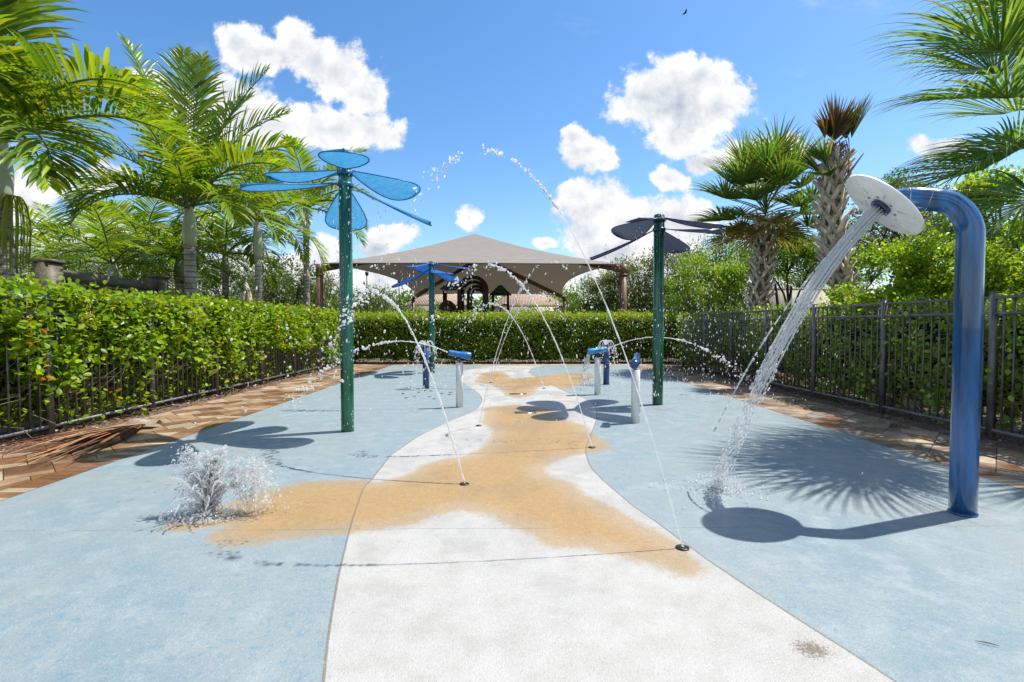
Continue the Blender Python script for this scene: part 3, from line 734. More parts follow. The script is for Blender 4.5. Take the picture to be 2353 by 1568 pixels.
n = 200; st_ = np.stack([5.6 + rng.uniform(-.2, .15, n), 2.4 + 12.6 * rng.uniform(0, 1, n), rng.uniform(0, .2, n)], 1)
twigs(st_, nrm(rng.normal(0, .35, (n, 3)) + np.array([-.25, 0, 1])), .9, .009, 'stems', M['bark_d'], t)
# back hedge
t = empty('hedge', (0, 16.5, 0), 'long clipped hedge across the far end of the pad, in front of the shade canopy', 'hedge')
lumpy_core(-5.6, 5.8, 16.12, 16.9, .12, 1.36, 'shade_core', t, M['core'])
n = 5200; pos = np.stack([-5.7 + 11.6 * rng.uniform(0, 1, n), np.zeros(n), rng.uniform(.06, 1.52, n)], 1)
den = vnoise(pos, 1.6) + .6 * vnoise(pos, 5); keep = rng.uniform(0, 1, n) < np.clip(.95 + den * .7, .2, 1)
pos[:, 1] = 15.98 - den * .08 + rng.uniform(-.06, .14, n); pos = pos[keep]
A_ = sprigs(pos, np.tile([0, -1., .35], (len(pos), 1)), 6, .074, .055, cols=[(.20, .34, .03), (.28, .42, .035), (.11, .21, .03), (.38, .44, .05), (.38, .17, .06)], w=[.4, .25, .2, .12, .03], tmpl='dia')
n = 2600; pos = np.stack([-5.7 + 11.6 * rng.uniform(0, 1, n), 15.95 + rng.uniform(0, 1.05, n), np.zeros(n)], 1); pos[:, 2] = 1.50 + vnoise(pos, 1.6) * .06 + rng.uniform(-.07, .09, n)
B_ = sprigs(pos, np.tile([0, -.2, 1.], (n, 1)), 6, .062, .055, cols=COCO, w=[.30, .28, .12, .02, .2, .08], tmpl='dia')
V, f, c = join([A_, B_]); np_mesh('leaves', V, f, M['leaf'], t, c)

# ================================================================== trees and shrubs
def tree(name, label, cat, base, trunk_h, blobs, nleaf, lsize, cols, w=None, group=None, leafm='leaf_far', bark='bark', tr=.09, k=9, dens=1.0, shell=.55, tmpl='dia', nclump=None):
    """blobs: (cx, cy, cz, rx, ry, rz) offsets from the base; leaves sit in clumps round branch ends, with gaps between"""
    bx, by, bz = base
    t = empty(name, (bx, by, bz), label, cat, group)
    m = MB(); top = np.array([bx + rng.normal(0, .12), by + rng.normal(0, .1), bz + trunk_h])
    m.tube(spline([(bx, by, bz - .1), (bx + rng.normal(0, .05), by, bz + trunk_h * .5), top], 6), np.linspace(tr, tr * .6, 6), 8)
    Cs = []
    for (cx, cy_, cz, rx, ry, rz) in blobs:
        nb = nclump or max(8, int(14 * rx * rz * dens))
        d = rv(nb); d[:, 2] = np.where(d[:, 2] < -.35, -d[:, 2], d[:, 2]); r = rng.uniform(shell, 1, (nb, 1)) ** .6
        c = np.array([bx + cx, by + cy_, bz + cz]) + d * r * np.array([rx, ry, rz]); Cs.append((c, d, max(.16, .30 * (rx + rz) / 2)))
        hub = np.array([bx + cx, by + cy_, bz + cz - rz * .35])
        m.tube(spline([top - np.array([0, 0, trunk_h * .2]), (top + hub) / 2 + rng.normal(0, .1, 3), hub], 5), np.linspace(tr * .5, tr * .28, 5), 6)
        for i in range(0, nb, 2):
            m.tube(spline([hub, (hub + c[i]) / 2 + rng.normal(0, .08 * rx, 3), c[i]], 4), np.linspace(tr * .22, tr * .06, 4), 5, False)
    m.build('trunk', M[bark], t)
    tot = sum(len(c) for c, _, _ in Cs); parts = []
    per = max(3, int(nleaf / tot / k))
    for c, d, cr in Cs:
        nn = len(c) * per; o = np.repeat(c, per, 0) + rng.normal(0, cr * .48, (nn, 3)) * np.array([1, 1, .8])
        dd = nrm(np.repeat(d, per, 0) + rng.normal(0, .5, (nn, 3)) + np.array([0, 0, .3]))
        parts.append(sprigs(o, dd, k, lsize, lsize * .9, cols=cols, w=w, tmpl=tmpl))
    V, f, c = join(parts); np_mesh('crown', V, f, M[leafm], t, c)
    return t
AIRY = [(.10, .15, .04), (.15, .20, .06), (.065, .105, .03), (.21, .25, .10)]
LIME = [(.22, .38, .018), (.30, .46, .022), (.12, .24, .02), (.38, .46, .035)]
DEEP = [(.12, .24, .022), (.17, .30, .03), (.06, .14, .018), (.23, .34, .03)]
SILV = [(.17, .20, .16), (.25, .28, .23), (.09, .10, .075), (.12, .09, .06)]
# airy trees far behind the left palms
L_AIRY = 'thin small-leaved tree with sky showing through, '
spec = [(60, 25, 5.6, 2.2, 'behind the foreground palm trunk'), (185, 27, 5.4, 2.2, 'above the timber fence post'), (300, 24, 5.0, 2.0, 'between the timber fence and the second palm'), (395, 29, 5.6, 2.3, 'just left of the second palm trunk'),
        (515, 26, 5.2, 2.1, 'right of the second palm trunk'), (640, 24, 4.7, 1.9, 'between the two slender palm trunks'), (745, 33, 4.8, 2.2, 'under the left end of the shade canopy'), (850, 38, 4.6, 2.2, 'seen below the left canopy edge'), (-70, 24, 5.6, 2.2, 'at the far left edge behind the palm')]
for px, D, h, r, wh in spec:
    g = P(px, 749, D); bl = [(0, 0, h - r, r, r, r * .85)] + [(rng.uniform(-1, 1) * r * .8, rng.uniform(-.5, .5) * r, h - r * rng.uniform(1.2, 1.9), r * .6, r * .6, r * .5) for _ in range(3)]
    tree('tree', L_AIRY + wh, 'tree', (g[0], D, -.05), h - 1.7 * r, bl, 9000, .15, AIRY, group='airy trees behind the left palms', tr=.10, k=6, shell=.3, dens=.75)
# trees round the canopy's right side and behind it
for px, D, h, r, wh in ((1455, 27, 4.9, 1.6, 'right of the brown canopy post'), (1540, 25, 5.3, 1.7, 'behind the dark petal flower pole'), (1600, 28, 4.6, 1.8, 'between the dark flower pole and the shrubs'), (1392, 30, 4.4, 1.5, 'inside the right canopy bay, beside the post')):
    g = P(px, 749, D); bl = [(0, 0, h - r, r, r, r), (-.6 * r, .2, h - 1.9 * r, r * .8, r * .8, r * .8), (.7 * r, 0, h - 2.0 * r, r * .75, r * .75, r * .8)]
    tree('tree', 'olive green small-leaved tree ' + wh, 'tree', (g[0], D, -.05), h - 2 * r, bl, 11000, .13, [(.12, .17, .05), (.17, .22, .075), (.075, .11, .035), (.23, .27, .10)], group='olive trees by the canopy', tr=.09, k=6, shell=.35)
for px, D, h, r, wh in ((1310, 42, 4.6, 2.2, 'under the canopy by the far right post'), (1215, 50, 3.4, 2.0, 'in front of the right tiled roof'), (1020, 50, 3.6, 1.6, 'between the tiled roof and the arches'), (960, 52, 3.4, 1.6, 'in front of the left tiled roof'), (1350, 40, 5.2, 2.2, 'behind the canopy right of its far post')):
    g = P(px, 749, D); tree('tree', 'distant green tree ' + wh, 'tree', (g[0], D, -.05), h - 1.6 * r, [(0, 0, h - r, r, r, r * .9), (r * .7, 0, h - 1.5 * r, r * .7, r * .7, r * .6), (-r * .6, 0, h - 1.6 * r, r * .7, r * .7, r * .6)], 3000, .20, DEEP, group='distant trees behind the playground', k=7, shell=.3)
# right-hand planting
def shrub(label, px, D, py_top, py_bot, rpx, nleaf, ls, cols, leafm='leaf', depth=None, bark='bark', extra=(), name='shrub', cat='shrub', k=8, tmpl='leaf', lo=0, shell=.55, trunk=None):
    g = P(px, py_top, D); r = rpx * D / F; h = g[2] + .05; lowz = max(.1, P(px, py_bot, D)[2]); rz = (h - lowz) / 2
    bl = [(0, 0, h - rz, r, depth or r, rz)]
    for dx, dz, s in extra: bl.append((dx * r, rng.uniform(-.3, .1) * r, h - rz + dz * rz, r * s, r * s, rz * s))
    return tree(name, label, cat, (g[0], D, -.05), trunk if trunk else max(.3, lowz * .8), bl, nleaf, ls, cols, leafm=leafm, bark=bark, k=k, tmpl=tmpl, shell=shell, dens=2.2)
shrub('bright yellow-green bush rising over the right fence, left of the blue pipe', 2075, 7.6, 552, 760, 112, 15000, .058, LIME, extra=((-.55, -.5, .6), (.6, .15, .65), (.1, -.6, .8)), depth=1.0)
shrub('bright leafy bush at the right edge behind the blue pipe', 2330, 6.6, 545, 760, 95, 9000, .056, LIME, extra=((-.5, -.4, .7), (.4, -.5, .7)), depth=.8)
shrub('lime leafed tree above the fence at the far right', 2300, 8.6, 395, 640, 105, 9000, .075, LIME, extra=((-.5, .3, .6), (.3, -.6, .8), (-.7, -.5, .5)), name='tree', cat='tree', depth=1.0, trunk=2.2)
shrub('silvery grey-leaved buttonwood bush behind the white disc', 2085, 10.5, 432, 640, 120, 9000, .06, SILV, leafm='leaf_far', bark='bark_d', extra=((.5, .2, .7), (-.5, -.2, .7), (.2, -.5, .8)), tmpl='dia', shell=.75)
shrub('yellowish green tree top just above the white disc', 2060, 14, 392, 600, 60, 5000, .09, DEEP, leafm='leaf_far', extra=((.6, -.2, .8),), name='tree', cat='tree', tmpl='dia')
shrub('rounded bright green shrub right of the dark flower pole', 1625, 16.8, 582, 735, 70, 8000, .085, LIME, leafm='leaf_far', extra=((-.6, -.3, .6), (.6, -.3, .7)), tmpl='dia', depth=1.0)
shrub('dense green shrub at the foot of the short fan palm', 1705, 16.4, 600, 735, 48, 4500, .08, LIME, leafm='leaf_far', extra=((-.5, -.2, .7),), tmpl='dia', depth=.8)
shrub('tall dark tree behind the short fan palm, left side', 1660, 22, 548, 700, 75, 6500, .11, DEEP, leafm='leaf_far', extra=((-.6, -.1, .7), (.6, .0, .7)), name='tree', cat='tree', tmpl='dia', bark='bark_d')
tt = shrub('dark many-stemmed tree in front of the cream wall between the fan palms', 1810, 16.6, 535, 668, 78, 9000, .095, DEEP, leafm='leaf_far', extra=((-.6, -.2, .7), (.6, -.1, .75), (0, .3, .6)), name='tree', cat='tree', tmpl='dia', bark='bark_d', trunk=1.6)
m = MB(); g = P(1800, 749, 16.3)
for i, (dx, dz) in enumerate(((-.5, 1.9), (-.2, 2.1), (.25, 2.0), (.6, 1.8))): m.tube(spline([(g[0] + dx * .15, 16.3, 0), (g[0] + dx * .5, 16.3, 1.1), (g[0] + dx * 1.2, 16.4, dz + .5)], 6), np.linspace(.07, .04, 6), 7)
m.build('stem', M['bark_d'], tt)
shrub('dark leafy tree behind the tall bare-headed palm', 1950, 17.5, 520, 700, 80, 7000, .10, DEEP, leafm='leaf_far', extra=((-.5, -.2, .7), (.5, -.2, .7)), name='tree', cat='tree', tmpl='dia', bark='bark_d')
shrub('broad dark green tree beyond the cream wall between the two fan palms', 1850, 24, 560, 720, 115, 9000, .12, DEEP, leafm='leaf_far', extra=((-.6, -.4, .7), (.6, -.4, .7)), name='tree', cat='tree', tmpl='dia', bark='bark_d')
shrub('deep green tree behind the dark flower, farthest of the right group', 1560, 20.5, 615, 740, 45, 4000, .11, DEEP, leafm='leaf_far', name='tree', cat='tree', tmpl='dia')
# far woodland closing the horizon
n = 15000; x = rng.uniform(-95, 95, n); y = 72 + rng.uniform(-4, 8, n); hh = 5.2 + 1.8 * vnoise(np.stack([x, x * 0, x * 0], 1), .12)
pos = np.stack([x, y, rng.uniform(0, 1, n) ** .7 * hh], 1)
V, f, c = sprigs(pos, np.tile([0, -1, .4], (n, 1)), 3, .8, .5, cols=DEEP + AIRY, tmpl='dia')
tag(np_mesh('far_woodland', V, f, M['leaf_far'], None, c), 'low dark belt of far trees along the horizon', 'trees', kind='stuff')

# ================================================================== feather palms on the left
def frond_geo(o, az, el0, L, bend, nl=40, ll=.62, lw=.042, stem=.13, lateral=0., vee=.35, curl=1.6, tints=None, droop_l=.8):
    """arching stalk with folded leaflets on both sides"""
    parts = []; n = 22; pts = [np.array(o, float)]; az_, e = az, el0
    for i in range(n):
        t = i / n; e = el0 - bend * t ** 1.25; a = az + lateral * t
        pts.append(pts[-1] + L / n * np.array([math.cos(a) * math.cos(e), math.sin(a) * math.cos(e), math.sin(e)]))
    pts = np.array(pts); V, fs = tube(pts, np.linspace(.026, .005, n + 1) * (L / 2.2) ** .5, 6)
    stemc = np.tile(np.array([.20, .26, .06]), (len(V), 1)); parts.append((V, fs, stemc))
    T = nrm(np.gradient(pts, axis=0)); LV, LF, LC, nv = [], [], [], 0
    up = np.array([0, 0, 1.])
    for k in range(nl):
        t = stem + (1 - stem) * (k + .5) / nl; i = t * n; i0 = min(int(i), n - 1); u = i - i0
        p = pts[i0] * (1 - u) + pts[i0 + 1] * u; tg = T[i0]; sd = nrm(np.cross(tg, up) + 1e-6); nu = np.cross(sd, tg)
        prof = (math.sin(math.pi * min(1, (t - stem) / (1 - stem) * .78 + .20))) ** .7
        for sg in (-1, 1):
            if rng.uniform() < .05: continue
            ln = ll * max(.28, prof) * rng.uniform(.82, 1.12); fwd = .35 + .75 * t + rng.normal(0, .08)
            d = nrm(sd * sg * (1.15 - .55 * t) + tg * fwd + nu * (vee + rng.normal(0, .12)))
            q = p.copy(); rows = []; col = pal(1, [(.14, .26, .018), (.20, .32, .02), (.09, .18, .018), (.29, .36, .025)], [.35, .33, .12, .2])[0] if tints is None else pal(1, tints)[0]
            ns = 5; wv = lw * rng.uniform(.8, 1.3)
            for s in range(ns + 1):
                f_ = s / ns; wd = wv * (.35 + 1.3 * f_ if f_ < .4 else .87 * (1 - ((f_ - .4) / .6) ** 2.2) + .03)
                xs_ = nrm(np.cross(d, nu)); zn = np.cross(xs_, d)
                rows += [q - xs_ * wd * .5 + zn * wd * .22, q, q + xs_ * wd * .5 + zn * wd * .22]
                d = nrm(d + np.array([0, 0, -1]) * curl * droop_l / ns * f_ * 1.3 * (1 - .25 * abs(d[2]))); q = q + d * ln / ns
            LV.append(np.array(rows)); b0 = nv; nv += len(rows)
            for s in range(ns):
                a = b0 + s * 3; LF += [[a, a + 1, a + 4, a + 3], [a + 1, a + 2, a + 5, a + 4]]
            cc = np.tile(col, (len(rows), 1)); cc[-3:] = cc[-3:] * .6 + np.array([.16, .13, .03]) * .4; LC.append(cc)
    parts.append((np.concatenate(LV), [np.array(LF)], np.concatenate(LC)))
    return join(parts)
def trunk_mat():
    m, b, out = mat_new('ringed_palm_trunk'); g = geo_pos(b); z = b('SeparateXYZ', i0=g).outputs[2]
    wob = b.math('MULTIPLY', b.noise(g, 7, 4), .05)
    ring = b.math('FRACT', b.math('MULTIPLY', b.math('ADD', z, wob), 8.5))
    n = b.noise(b.vmath('MULTIPLY', g, (1, 1, 2.5)), 8, 7, .7)
    c = b.mix(b.smooth(n, .35, .65), (.42, .38, .32), (.26, .22, .175)); c = b.mix(b.smooth(b.noise(g, 3.0, 5), .52, .66), c, (.13, .105, .075))
    c = b.mix(b.math('MULTIPLY', b.smooth(ring, .74, .90), .85), c, (.085, .062, .042))
    p = b('BsdfPrincipled', Base_Color=c, Roughness=.8)
    bp = b('Bump', Strength=.6, Distance=.02); b.nt.links.new(b.math('SUBTRACT', n, b.smooth(ring, .7, .95)), bp.inputs['Height']); b.nt.links.new(bp.outputs[0], p.inputs['Normal'])
    b.nt.links.new(p.outputs[0], out.inputs[0]); return m
M['ptrunk'] = trunk_mat()
M['shaft'] = simple_mat('green_crownshaft', (.30, .36, .22), .4, .4, 0, .2, 4, .1, 30, col2=(.40, .38, .30))
def feather_palm(label, base, zc, r, fronds, shaft=.85, ll=.62, lw=.042, lean=(0, 0), fruit=False, nl=40):
    bx, by = base; t = empty('palm_tree', (bx, by, -.05), label, 'palm', 'feather palms along the left fence')
    zs = zc - shaft; pts = spline([(bx - lean[0], by - lean[1], -.05), (bx - lean[0] * .4, by, zs * .5), (bx, by, zs)], 14)
    rr = r * (1.12 - .2 * np.linspace(0, 1, 14)); m = MB(); m.tube(pts, rr, 18); m.build('trunk', M['ptrunk'], t, smooth=True)
    m = MB(); hh = np.linspace(0, 1, 10); m.tube([(bx, by, zs - .02 + (shaft + .05) * h) for h in hh], [r * (1.0 + .26 * math.sin(math.pi * min(1, h * 1.25)) ** 1.5 - .40 * h ** 1.6) for h in hh], 18); m.build('crownshaft', M['shaft'], t, smooth=True)
    for (az, el, L, bend, *ex) in fronds:
        lat = ex[0] if ex else rng.uniform(-.3, .3)
        zz_ = zc - rng.uniform(0, .12)
        o = np.array([bx + .05 * math.cos(RAD(az)), by + .05 * math.sin(RAD(az)), zz_])
        V, f, c = frond_geo(o, RAD(az), RAD(el), L, RAD(bend), nl, ll, lw, lateral=lat)
        np_mesh('frond', V, f, M['frond'], t, c)
    if fruit:
        V, fs, n_ = [], [], 0; m = MB()
        for i in range(60):
            a = rng.uniform(0, 6.28); o = np.array([bx + .12, by - .05, zs - .02]); pp = spline([o, o + np.array([.10 * math.cos(a) + .06, .10 * math.sin(a), .02]), o + np.array([.17 * math.cos(a) + .05, .17 * math.sin(a), -.35]), o + np.array([.15 * math.cos(a) + .03, .15 * math.sin(a), -.5 - rng.uniform(0, .45)])], 8)
            m.tube(pp, .006, 4, False, np.array([.34, .40, .03]) * rng.uniform(.7, 1.2))
        m.build('flower_stalks', M['frond'], t, use_tint=True)
    return t
def ring_fronds(n, az0, el=(8, 68), L=(1.9, 2.4), bend=(70, 115)):
    out = []
    for i in range(n): e = el[0] + (el[1] - el[0]) * ((i * 7) % n) / max(1, n - 1); out.append((az0 + i * 360 / n * 1.0 + rng.uniform(-12, 12), e, rng.uniform(*L), rng.uniform(*bend) * (.75 + .25 * (e < 45))))
    return out
b0 = P(14, 749, 6.5)
feather_palm('large feather palm with ringed grey trunk at the left edge, nearest palm', (b0[0], 6.5), P(14, 302, 6.5)[2], .100,
    [(-34, -2, 1.9, 62, .05), (-14, 40, 2.3, 70, .1), (-30, 8, 1.75, 85, .1), (8, 30, 2.3, 70, -.1), (-62, 50, 1.5, 120, .2), (-75, 66, 2.0, 110, .25), (-58, 74, 2.1, 62, .1), (50, 62, 2.1, 85), (105, 45, 2.1, 80), (160, 30, 2.1, 90), (215, 40, 2.0, 95), (-70, 80, 2.2, 50, .1), (-20, 82, 2.6, 42, 0.)], fruit=True, ll=.86, lw=.055)
b1 = P(440, 749, 10.5)
feather_palm('tall feather palm with green crownshaft, second from the left, mid fence', (b1[0], 10.5), P(441, 470, 10.5)[2], .115,
    [(-15, 45, 2.5, 72, .1), (-40, 20, 2.2, 85, .1), (15, 60, 2.6, 60), (100, 84, 3.6, 18), (165, 76, 3.8, 20), (40, 76, 3.5, 26), (20, 70, 3.0, 45), (130, 82, 3.7, 16), (75, 74, 3.3, 28), (190, 72, 3.4, 30), (-70, 50, 2.3, 95), (130, 50, 2.3, 85), (180, 30, 2.5, 80, .0), (205, 55, 2.5, 75), (235, 15, 2.2, 80), (80, 40, 2.3, 90), (-5, 12, 2.3, 80), (-110, 30, 2.2, 95), (250, 70, 2.6, 60)], ll=.88, lw=.062)
b2 = P(596, 749, 13.6)
feather_palm('slender feather palm with pale green trunk, behind the left petal of the light flower', (b2[0], 13.6), P(596, 500, 13.6)[2], .10, ring_fronds(13, 15, (5, 75), (2.0, 2.5)), ll=.66, lw=.05, shaft=1.1)
b3 = P(706, 749, 16.5)
feather_palm('tall slim feather palm left of the light blue flower pole', (b3[0], 16.5), P(704, 470, 16.5)[2], .095, [(25, 70, 2.9, 55, 0.), (5, 40, 2.4, 85), (-25, 15, 2.3, 70)] + ring_fronds(10, 40, (5, 75), (2.2, 2.6)), ll=.72, lw=.055, shaft=1.2)
b4 = P(414, 749, 14.5)
feather_palm('small feather palm with brown swollen trunk, just behind the second palm', (b4[0], 14.5), P(412, 590, 14.5)[2], .12, ring_fronds(11, 30, (0, 60), (2.0, 2.4)), ll=.66, lw=.05, shaft=.7)
b5 = P(262, 749, 13)
feather_palm('low feather palm over the timber fence, right of the nearest palm', (b5[0], 13), P(262, 600, 13)[2], .11, ring_fronds(12, 0, (0, 65), (1.9, 2.4)), ll=.66, lw=.05, shaft=.6)
b7 = P(130, 749, 17)
feather_palm('feather palm in the gap between nearest and second palm, farther back', (b7[0], 17.), 3.8, .11, ring_fronds(11, 50, (5, 70), (2.1, 2.5)), ll=.66, lw=.05)

b8 = P(335, 749, 16)
feather_palm('feather palm behind the far timber post, left of the second palm', (b8[0], 16.), P(335, 560, 16.)[2], .10, ring_fronds(12, 25, (0, 70), (2.1, 2.6)), ll=.72, lw=.055)
b9 = P(520, 749, 15.4)
feather_palm('feather palm half hidden between the second palm and the slender pale one', (b9[0], 15.4), P(520, 575, 15.4)[2], .10, ring_fronds(12, 10, (0, 70), (2.1, 2.6)), ll=.72, lw=.055)

# ================================================================== fan palms on the right
FANC = [(.085, .18, .03), (.12, .22, .035), (.055, .13, .025), (.17, .25, .04)]
def fan_geo(o, az, el, pet, R_, spread=135, nseg=44, droop=.9, tints=FANC, cw=.030, tip_brown=.15, costa=.5, bendp=25):
    parts = []; n = 10; pts = [np.array(o, float)]; e = el
    for i in range(n):
        e -= RAD(bendp) / n; pts.append(pts[-1] + pet / n * np.array([math.cos(az) * math.cos(e), math.sin(az) * math.cos(e), math.sin(e)]))
    V, fs = tube(pts, np.linspace(.022, .011, n + 1), 5); parts.append((V, fs, np.tile(np.array([.16, .21, .06]), (len(V), 1))))
    hub = pts[-1]; d0 = nrm(pts[-1] - pts[-2]); sd = nrm(np.cross(d0, [0, 0, 1.]) + 1e-6); nu = np.cross(sd, d0)
    LV, LF, LC, nv = [], [], [], 0
    for k in range(nseg):
        th = RAD(spread) * (2 * (k + .5) / nseg - 1) + rng.normal(0, .012)
        st = hub + d0 * costa * R_ * .35 * max(0, math.cos(th * .67))
        d = nrm(d0 * math.cos(th) + sd * math.sin(th) + nu * (.22 + .25 * abs(math.sin(th))) + rng.normal(0, .03, 3)); ln = R_ * (.78 + .22 * math.cos(th)) * rng.uniform(.9, 1.08)
        col = pal(1, tints)[0]; q = st.copy(); ns = 7; rows = []
        for s in range(ns + 1):
            f_ = s / ns; wd = cw * (.3 + 2.0 * f_ if f_ < .4 else 1.1 * (1 - (f_ - .4) / .6) + .02)
            xs_ = nrm(np.cross(d, nu)); zn = np.cross(xs_, d); rows += [q - xs_ * wd * .5 + zn * wd * .25, q, q + xs_ * wd * .5 + zn * wd * .25]
            d = nrm(d + np.array([0, 0, -1.]) * droop / ns * max(0, f_ - .25) * 2.1 + rng.normal(0, .01, 3)); q = q + d * ln / ns
        LV.append(np.array(rows)); b_ = nv; nv += len(rows)
        for s in range(ns): a = b_ + s * 3; LF += [[a, a + 1, a + 4, a + 3], [a + 1, a + 2, a + 5, a + 4]]
        cc = np.tile(col, (len(rows), 1)); tb = rng.uniform() < tip_brown
        if tb: cc[-9:] = cc[-9:] * .4 + np.array([.30, .20, .06]) * .6
        LC.append(cc)
    parts.append((np.concatenate(LV), [np.array(LF)], np.concatenate(LC)))
    return join(parts)
def booted_trunk(path, r, t, rows, per, bl=.34, bw=.10):
    m = MB(); m.tube(path, r, 16); m.build('trunk', M['bark'], t, smooth=True)
    path = np.asarray(path); m = MB(); L_ = len(path)
    for i in range(rows):
        u = (i + .3) / rows * (L_ - 1); i0 = min(int(u), L_ - 2); c = path[i0] + (path[i0 + 1] - path[i0]) * (u - i0); rr = np.interp(u, np.arange(L_), r)
        ax = nrm(path[i0 + 1] - path[i0])
        for k in range(per):
            a = (k + .5 * (i % 2)) / per * 2 * math.pi + rng.normal(0, .08); rad = np.array([math.cos(a), math.sin(a), 0]); tan = np.array([-math.sin(a), math.cos(a), 0])
            for sg in (-1, 1):
                ln = bl * rng.uniform(.8, 1.2); d = nrm(ax * 1.0 + tan * sg * .62 + rad * rng.uniform(.20, .42))
                p0 = c + rad * rr * .93 - tan * sg * bw * .55; p1 = p0 + d * ln * .6; p2 = p0 + d * ln + rad * .03 * rng.uniform(0, 2)
                wv = nrm(np.cross(d, rad)); nn = np.cross(wv, d); tn = np.array([.56, .48, .39]) * rng.uniform(.7, 1.25)
                V = []
                for p_, w_, h_ in ((p0, bw, .02), (p1, bw * .68, .026), (p2, bw * .5, .016)):
                    V += [p_ - wv * w_ / 2, p_ + wv * w_ / 2, p_ + wv * w_ * .42 - nn * h_, p_ - wv * w_ * .42 - nn * h_]
                q = [[0, 1, 5, 4], [1, 2, 6, 5], [2, 3, 7, 6], [3, 0, 4, 7], [4, 5, 9, 8], [5, 6, 10, 9], [6, 7, 11, 10], [7, 4, 8, 11], [8, 9, 10, 11], [0, 3, 2, 1]]
                tv = np.tile(tn, (12, 1)); tv[8:] *= np.array([.75, .68, .6]); m.add(np.array(V), [np.array(q)], tv)
    m.build('leaf_bases', M['tint'], t, use_tint=True)
M['tint'] = tint_mat('fibrous_leaf_base', .85, .2, .6, 45, .4, 14, (1, 1, .35))
# short fan palm
gP = P(1728, 749, 13.); tp = P(1757, 520, 13.)
t = empty('palm_tree', (gP[0], 13., -.05), 'round-headed fan palm with criss-cross trunk, left of the bare-headed one', 'palm', 'fan palms along the right fence')
booted_trunk(spline([(gP[0] - .02, 13, -.05), (gP[0] + .1, 13, 1.4), (gP[0] + .25, 13, 2.7), tuple(tp + np.array([0, 0, .15]))], 16), np.full(16, .20), t, 15, 6, .40, .115)
hb = tp + np.array([.02, 0, .35])
for i in range(34):
    az = i * 137.5; el = 82 - 106 * (i / 33) ** 1.0 + rng.uniform(-6, 6); old = i > 26
    V, f, c = fan_geo(hb + np.array([0, 0, .25 - .5 * i / 33]), RAD(az), RAD(el), .95 if el > -10 else .5, 1.05, 128, 46, 1.0, FANC if not old else [(.22, .19, .04), (.12, .17, .04), (.30, .20, .05)], .05, .18 if not old else .8, bendp=18)
    np_mesh('fan_frond', V, f, M['fan'], t, c)
# tall fan palm that has lost its head
D = 9.9; pts = [P(1942, 760, D), P(1938, 690, D), P(1922, 600, D), P(1912, 520, D), P(1912, 440, D), P(1918, 385, D)]; pts[0][2] = -.05
t = empty('palm_tree', (pts[0][0], D, -.05), 'tall fan palm with thin ragged browning head and thick trunk, behind the water stream', 'palm', 'fan palms along the right fence')
booted_trunk(spline(pts, 20), np.linspace(.185, .13, 20), t, 18, 6, .44, .115)
tip = P(1921, 350, D)
DEAD = [(.16, .085, .03), (.22, .13, .04), (.11, .06, .025), (.20, .18, .04)]
for az, el, pet, R_, tn, spd, ns in ((100, 86, .28, .82, DEAD[:3] + [(.17, .17, .035)], 42, 40), (80, 78, .25, .75, [(.13, .17, .03), (.20, .19, .04), (.18, .10, .03)], 50, 34), (5, 62, .3, .85, [(.09, .16, .03), (.14, .19, .03)], 46, 32), (-25, 56, .3, .80, [(.10, .17, .03), (.15, .19, .04)], 46, 30),
                              (175, 62, .35, .45, DEAD, 32, 16), (200, 35, .25, .62, FANC, 45, 22), (165, 20, .2, .70, FANC, 45, 20), (215, -10, .15, .6, FANC, 50, 18)):
    V, f, c = fan_geo(tip - np.array([0, 0, .45 if el < 40 else .1]), RAD(az), RAD(el), pet, R_, spd, ns, .35, tn, .044, .4, bendp=4); np_mesh('fan_frond', V, f, M['fan'], t, c)
m = MB(); m.tube([P(1918, 395, D), P(1919, 360, D), P(1921, 335, D)], [.15, .11, .05], 10, True, (.30, .22, .15))
for i in range(46):
    a = rng.uniform(0, 6.28); o = tip + np.array([.06 * math.cos(a), .06 * math.sin(a), rng.uniform(-.3, .25)]); m.tube(spline([o, o + np.array([.13 * math.cos(a), .13 * math.sin(a), .05]), o + np.array([.17 * math.cos(a), .17 * math.sin(a), -.35 - rng.uniform(0, .3)])], 6), np.linspace(.018, .005, 6), 4, False, np.array([.22, .15, .11]) * rng.uniform(.6, 1.4))
for a, ln, ez in ((2.7, 1.0, 1.05), (.6, .9, .9), (3.6, .8, .8), (5.4, .7, 1.0), (1.6, .9, 1.2)):
    o = tip - np.array([0, 0, .85]); m.tube([o, o + np.array([math.cos(a) * ln * .32, math.sin(a) * .3, ez * ln * .6]), o + np.array([math.cos(a) * ln * .62, math.sin(a) * .5, ez * ln])], [.032, .024, .012], 5, True, (.26, .20, .14))
m.build('dead_stalks', M['tint'], t, use_tint=True)
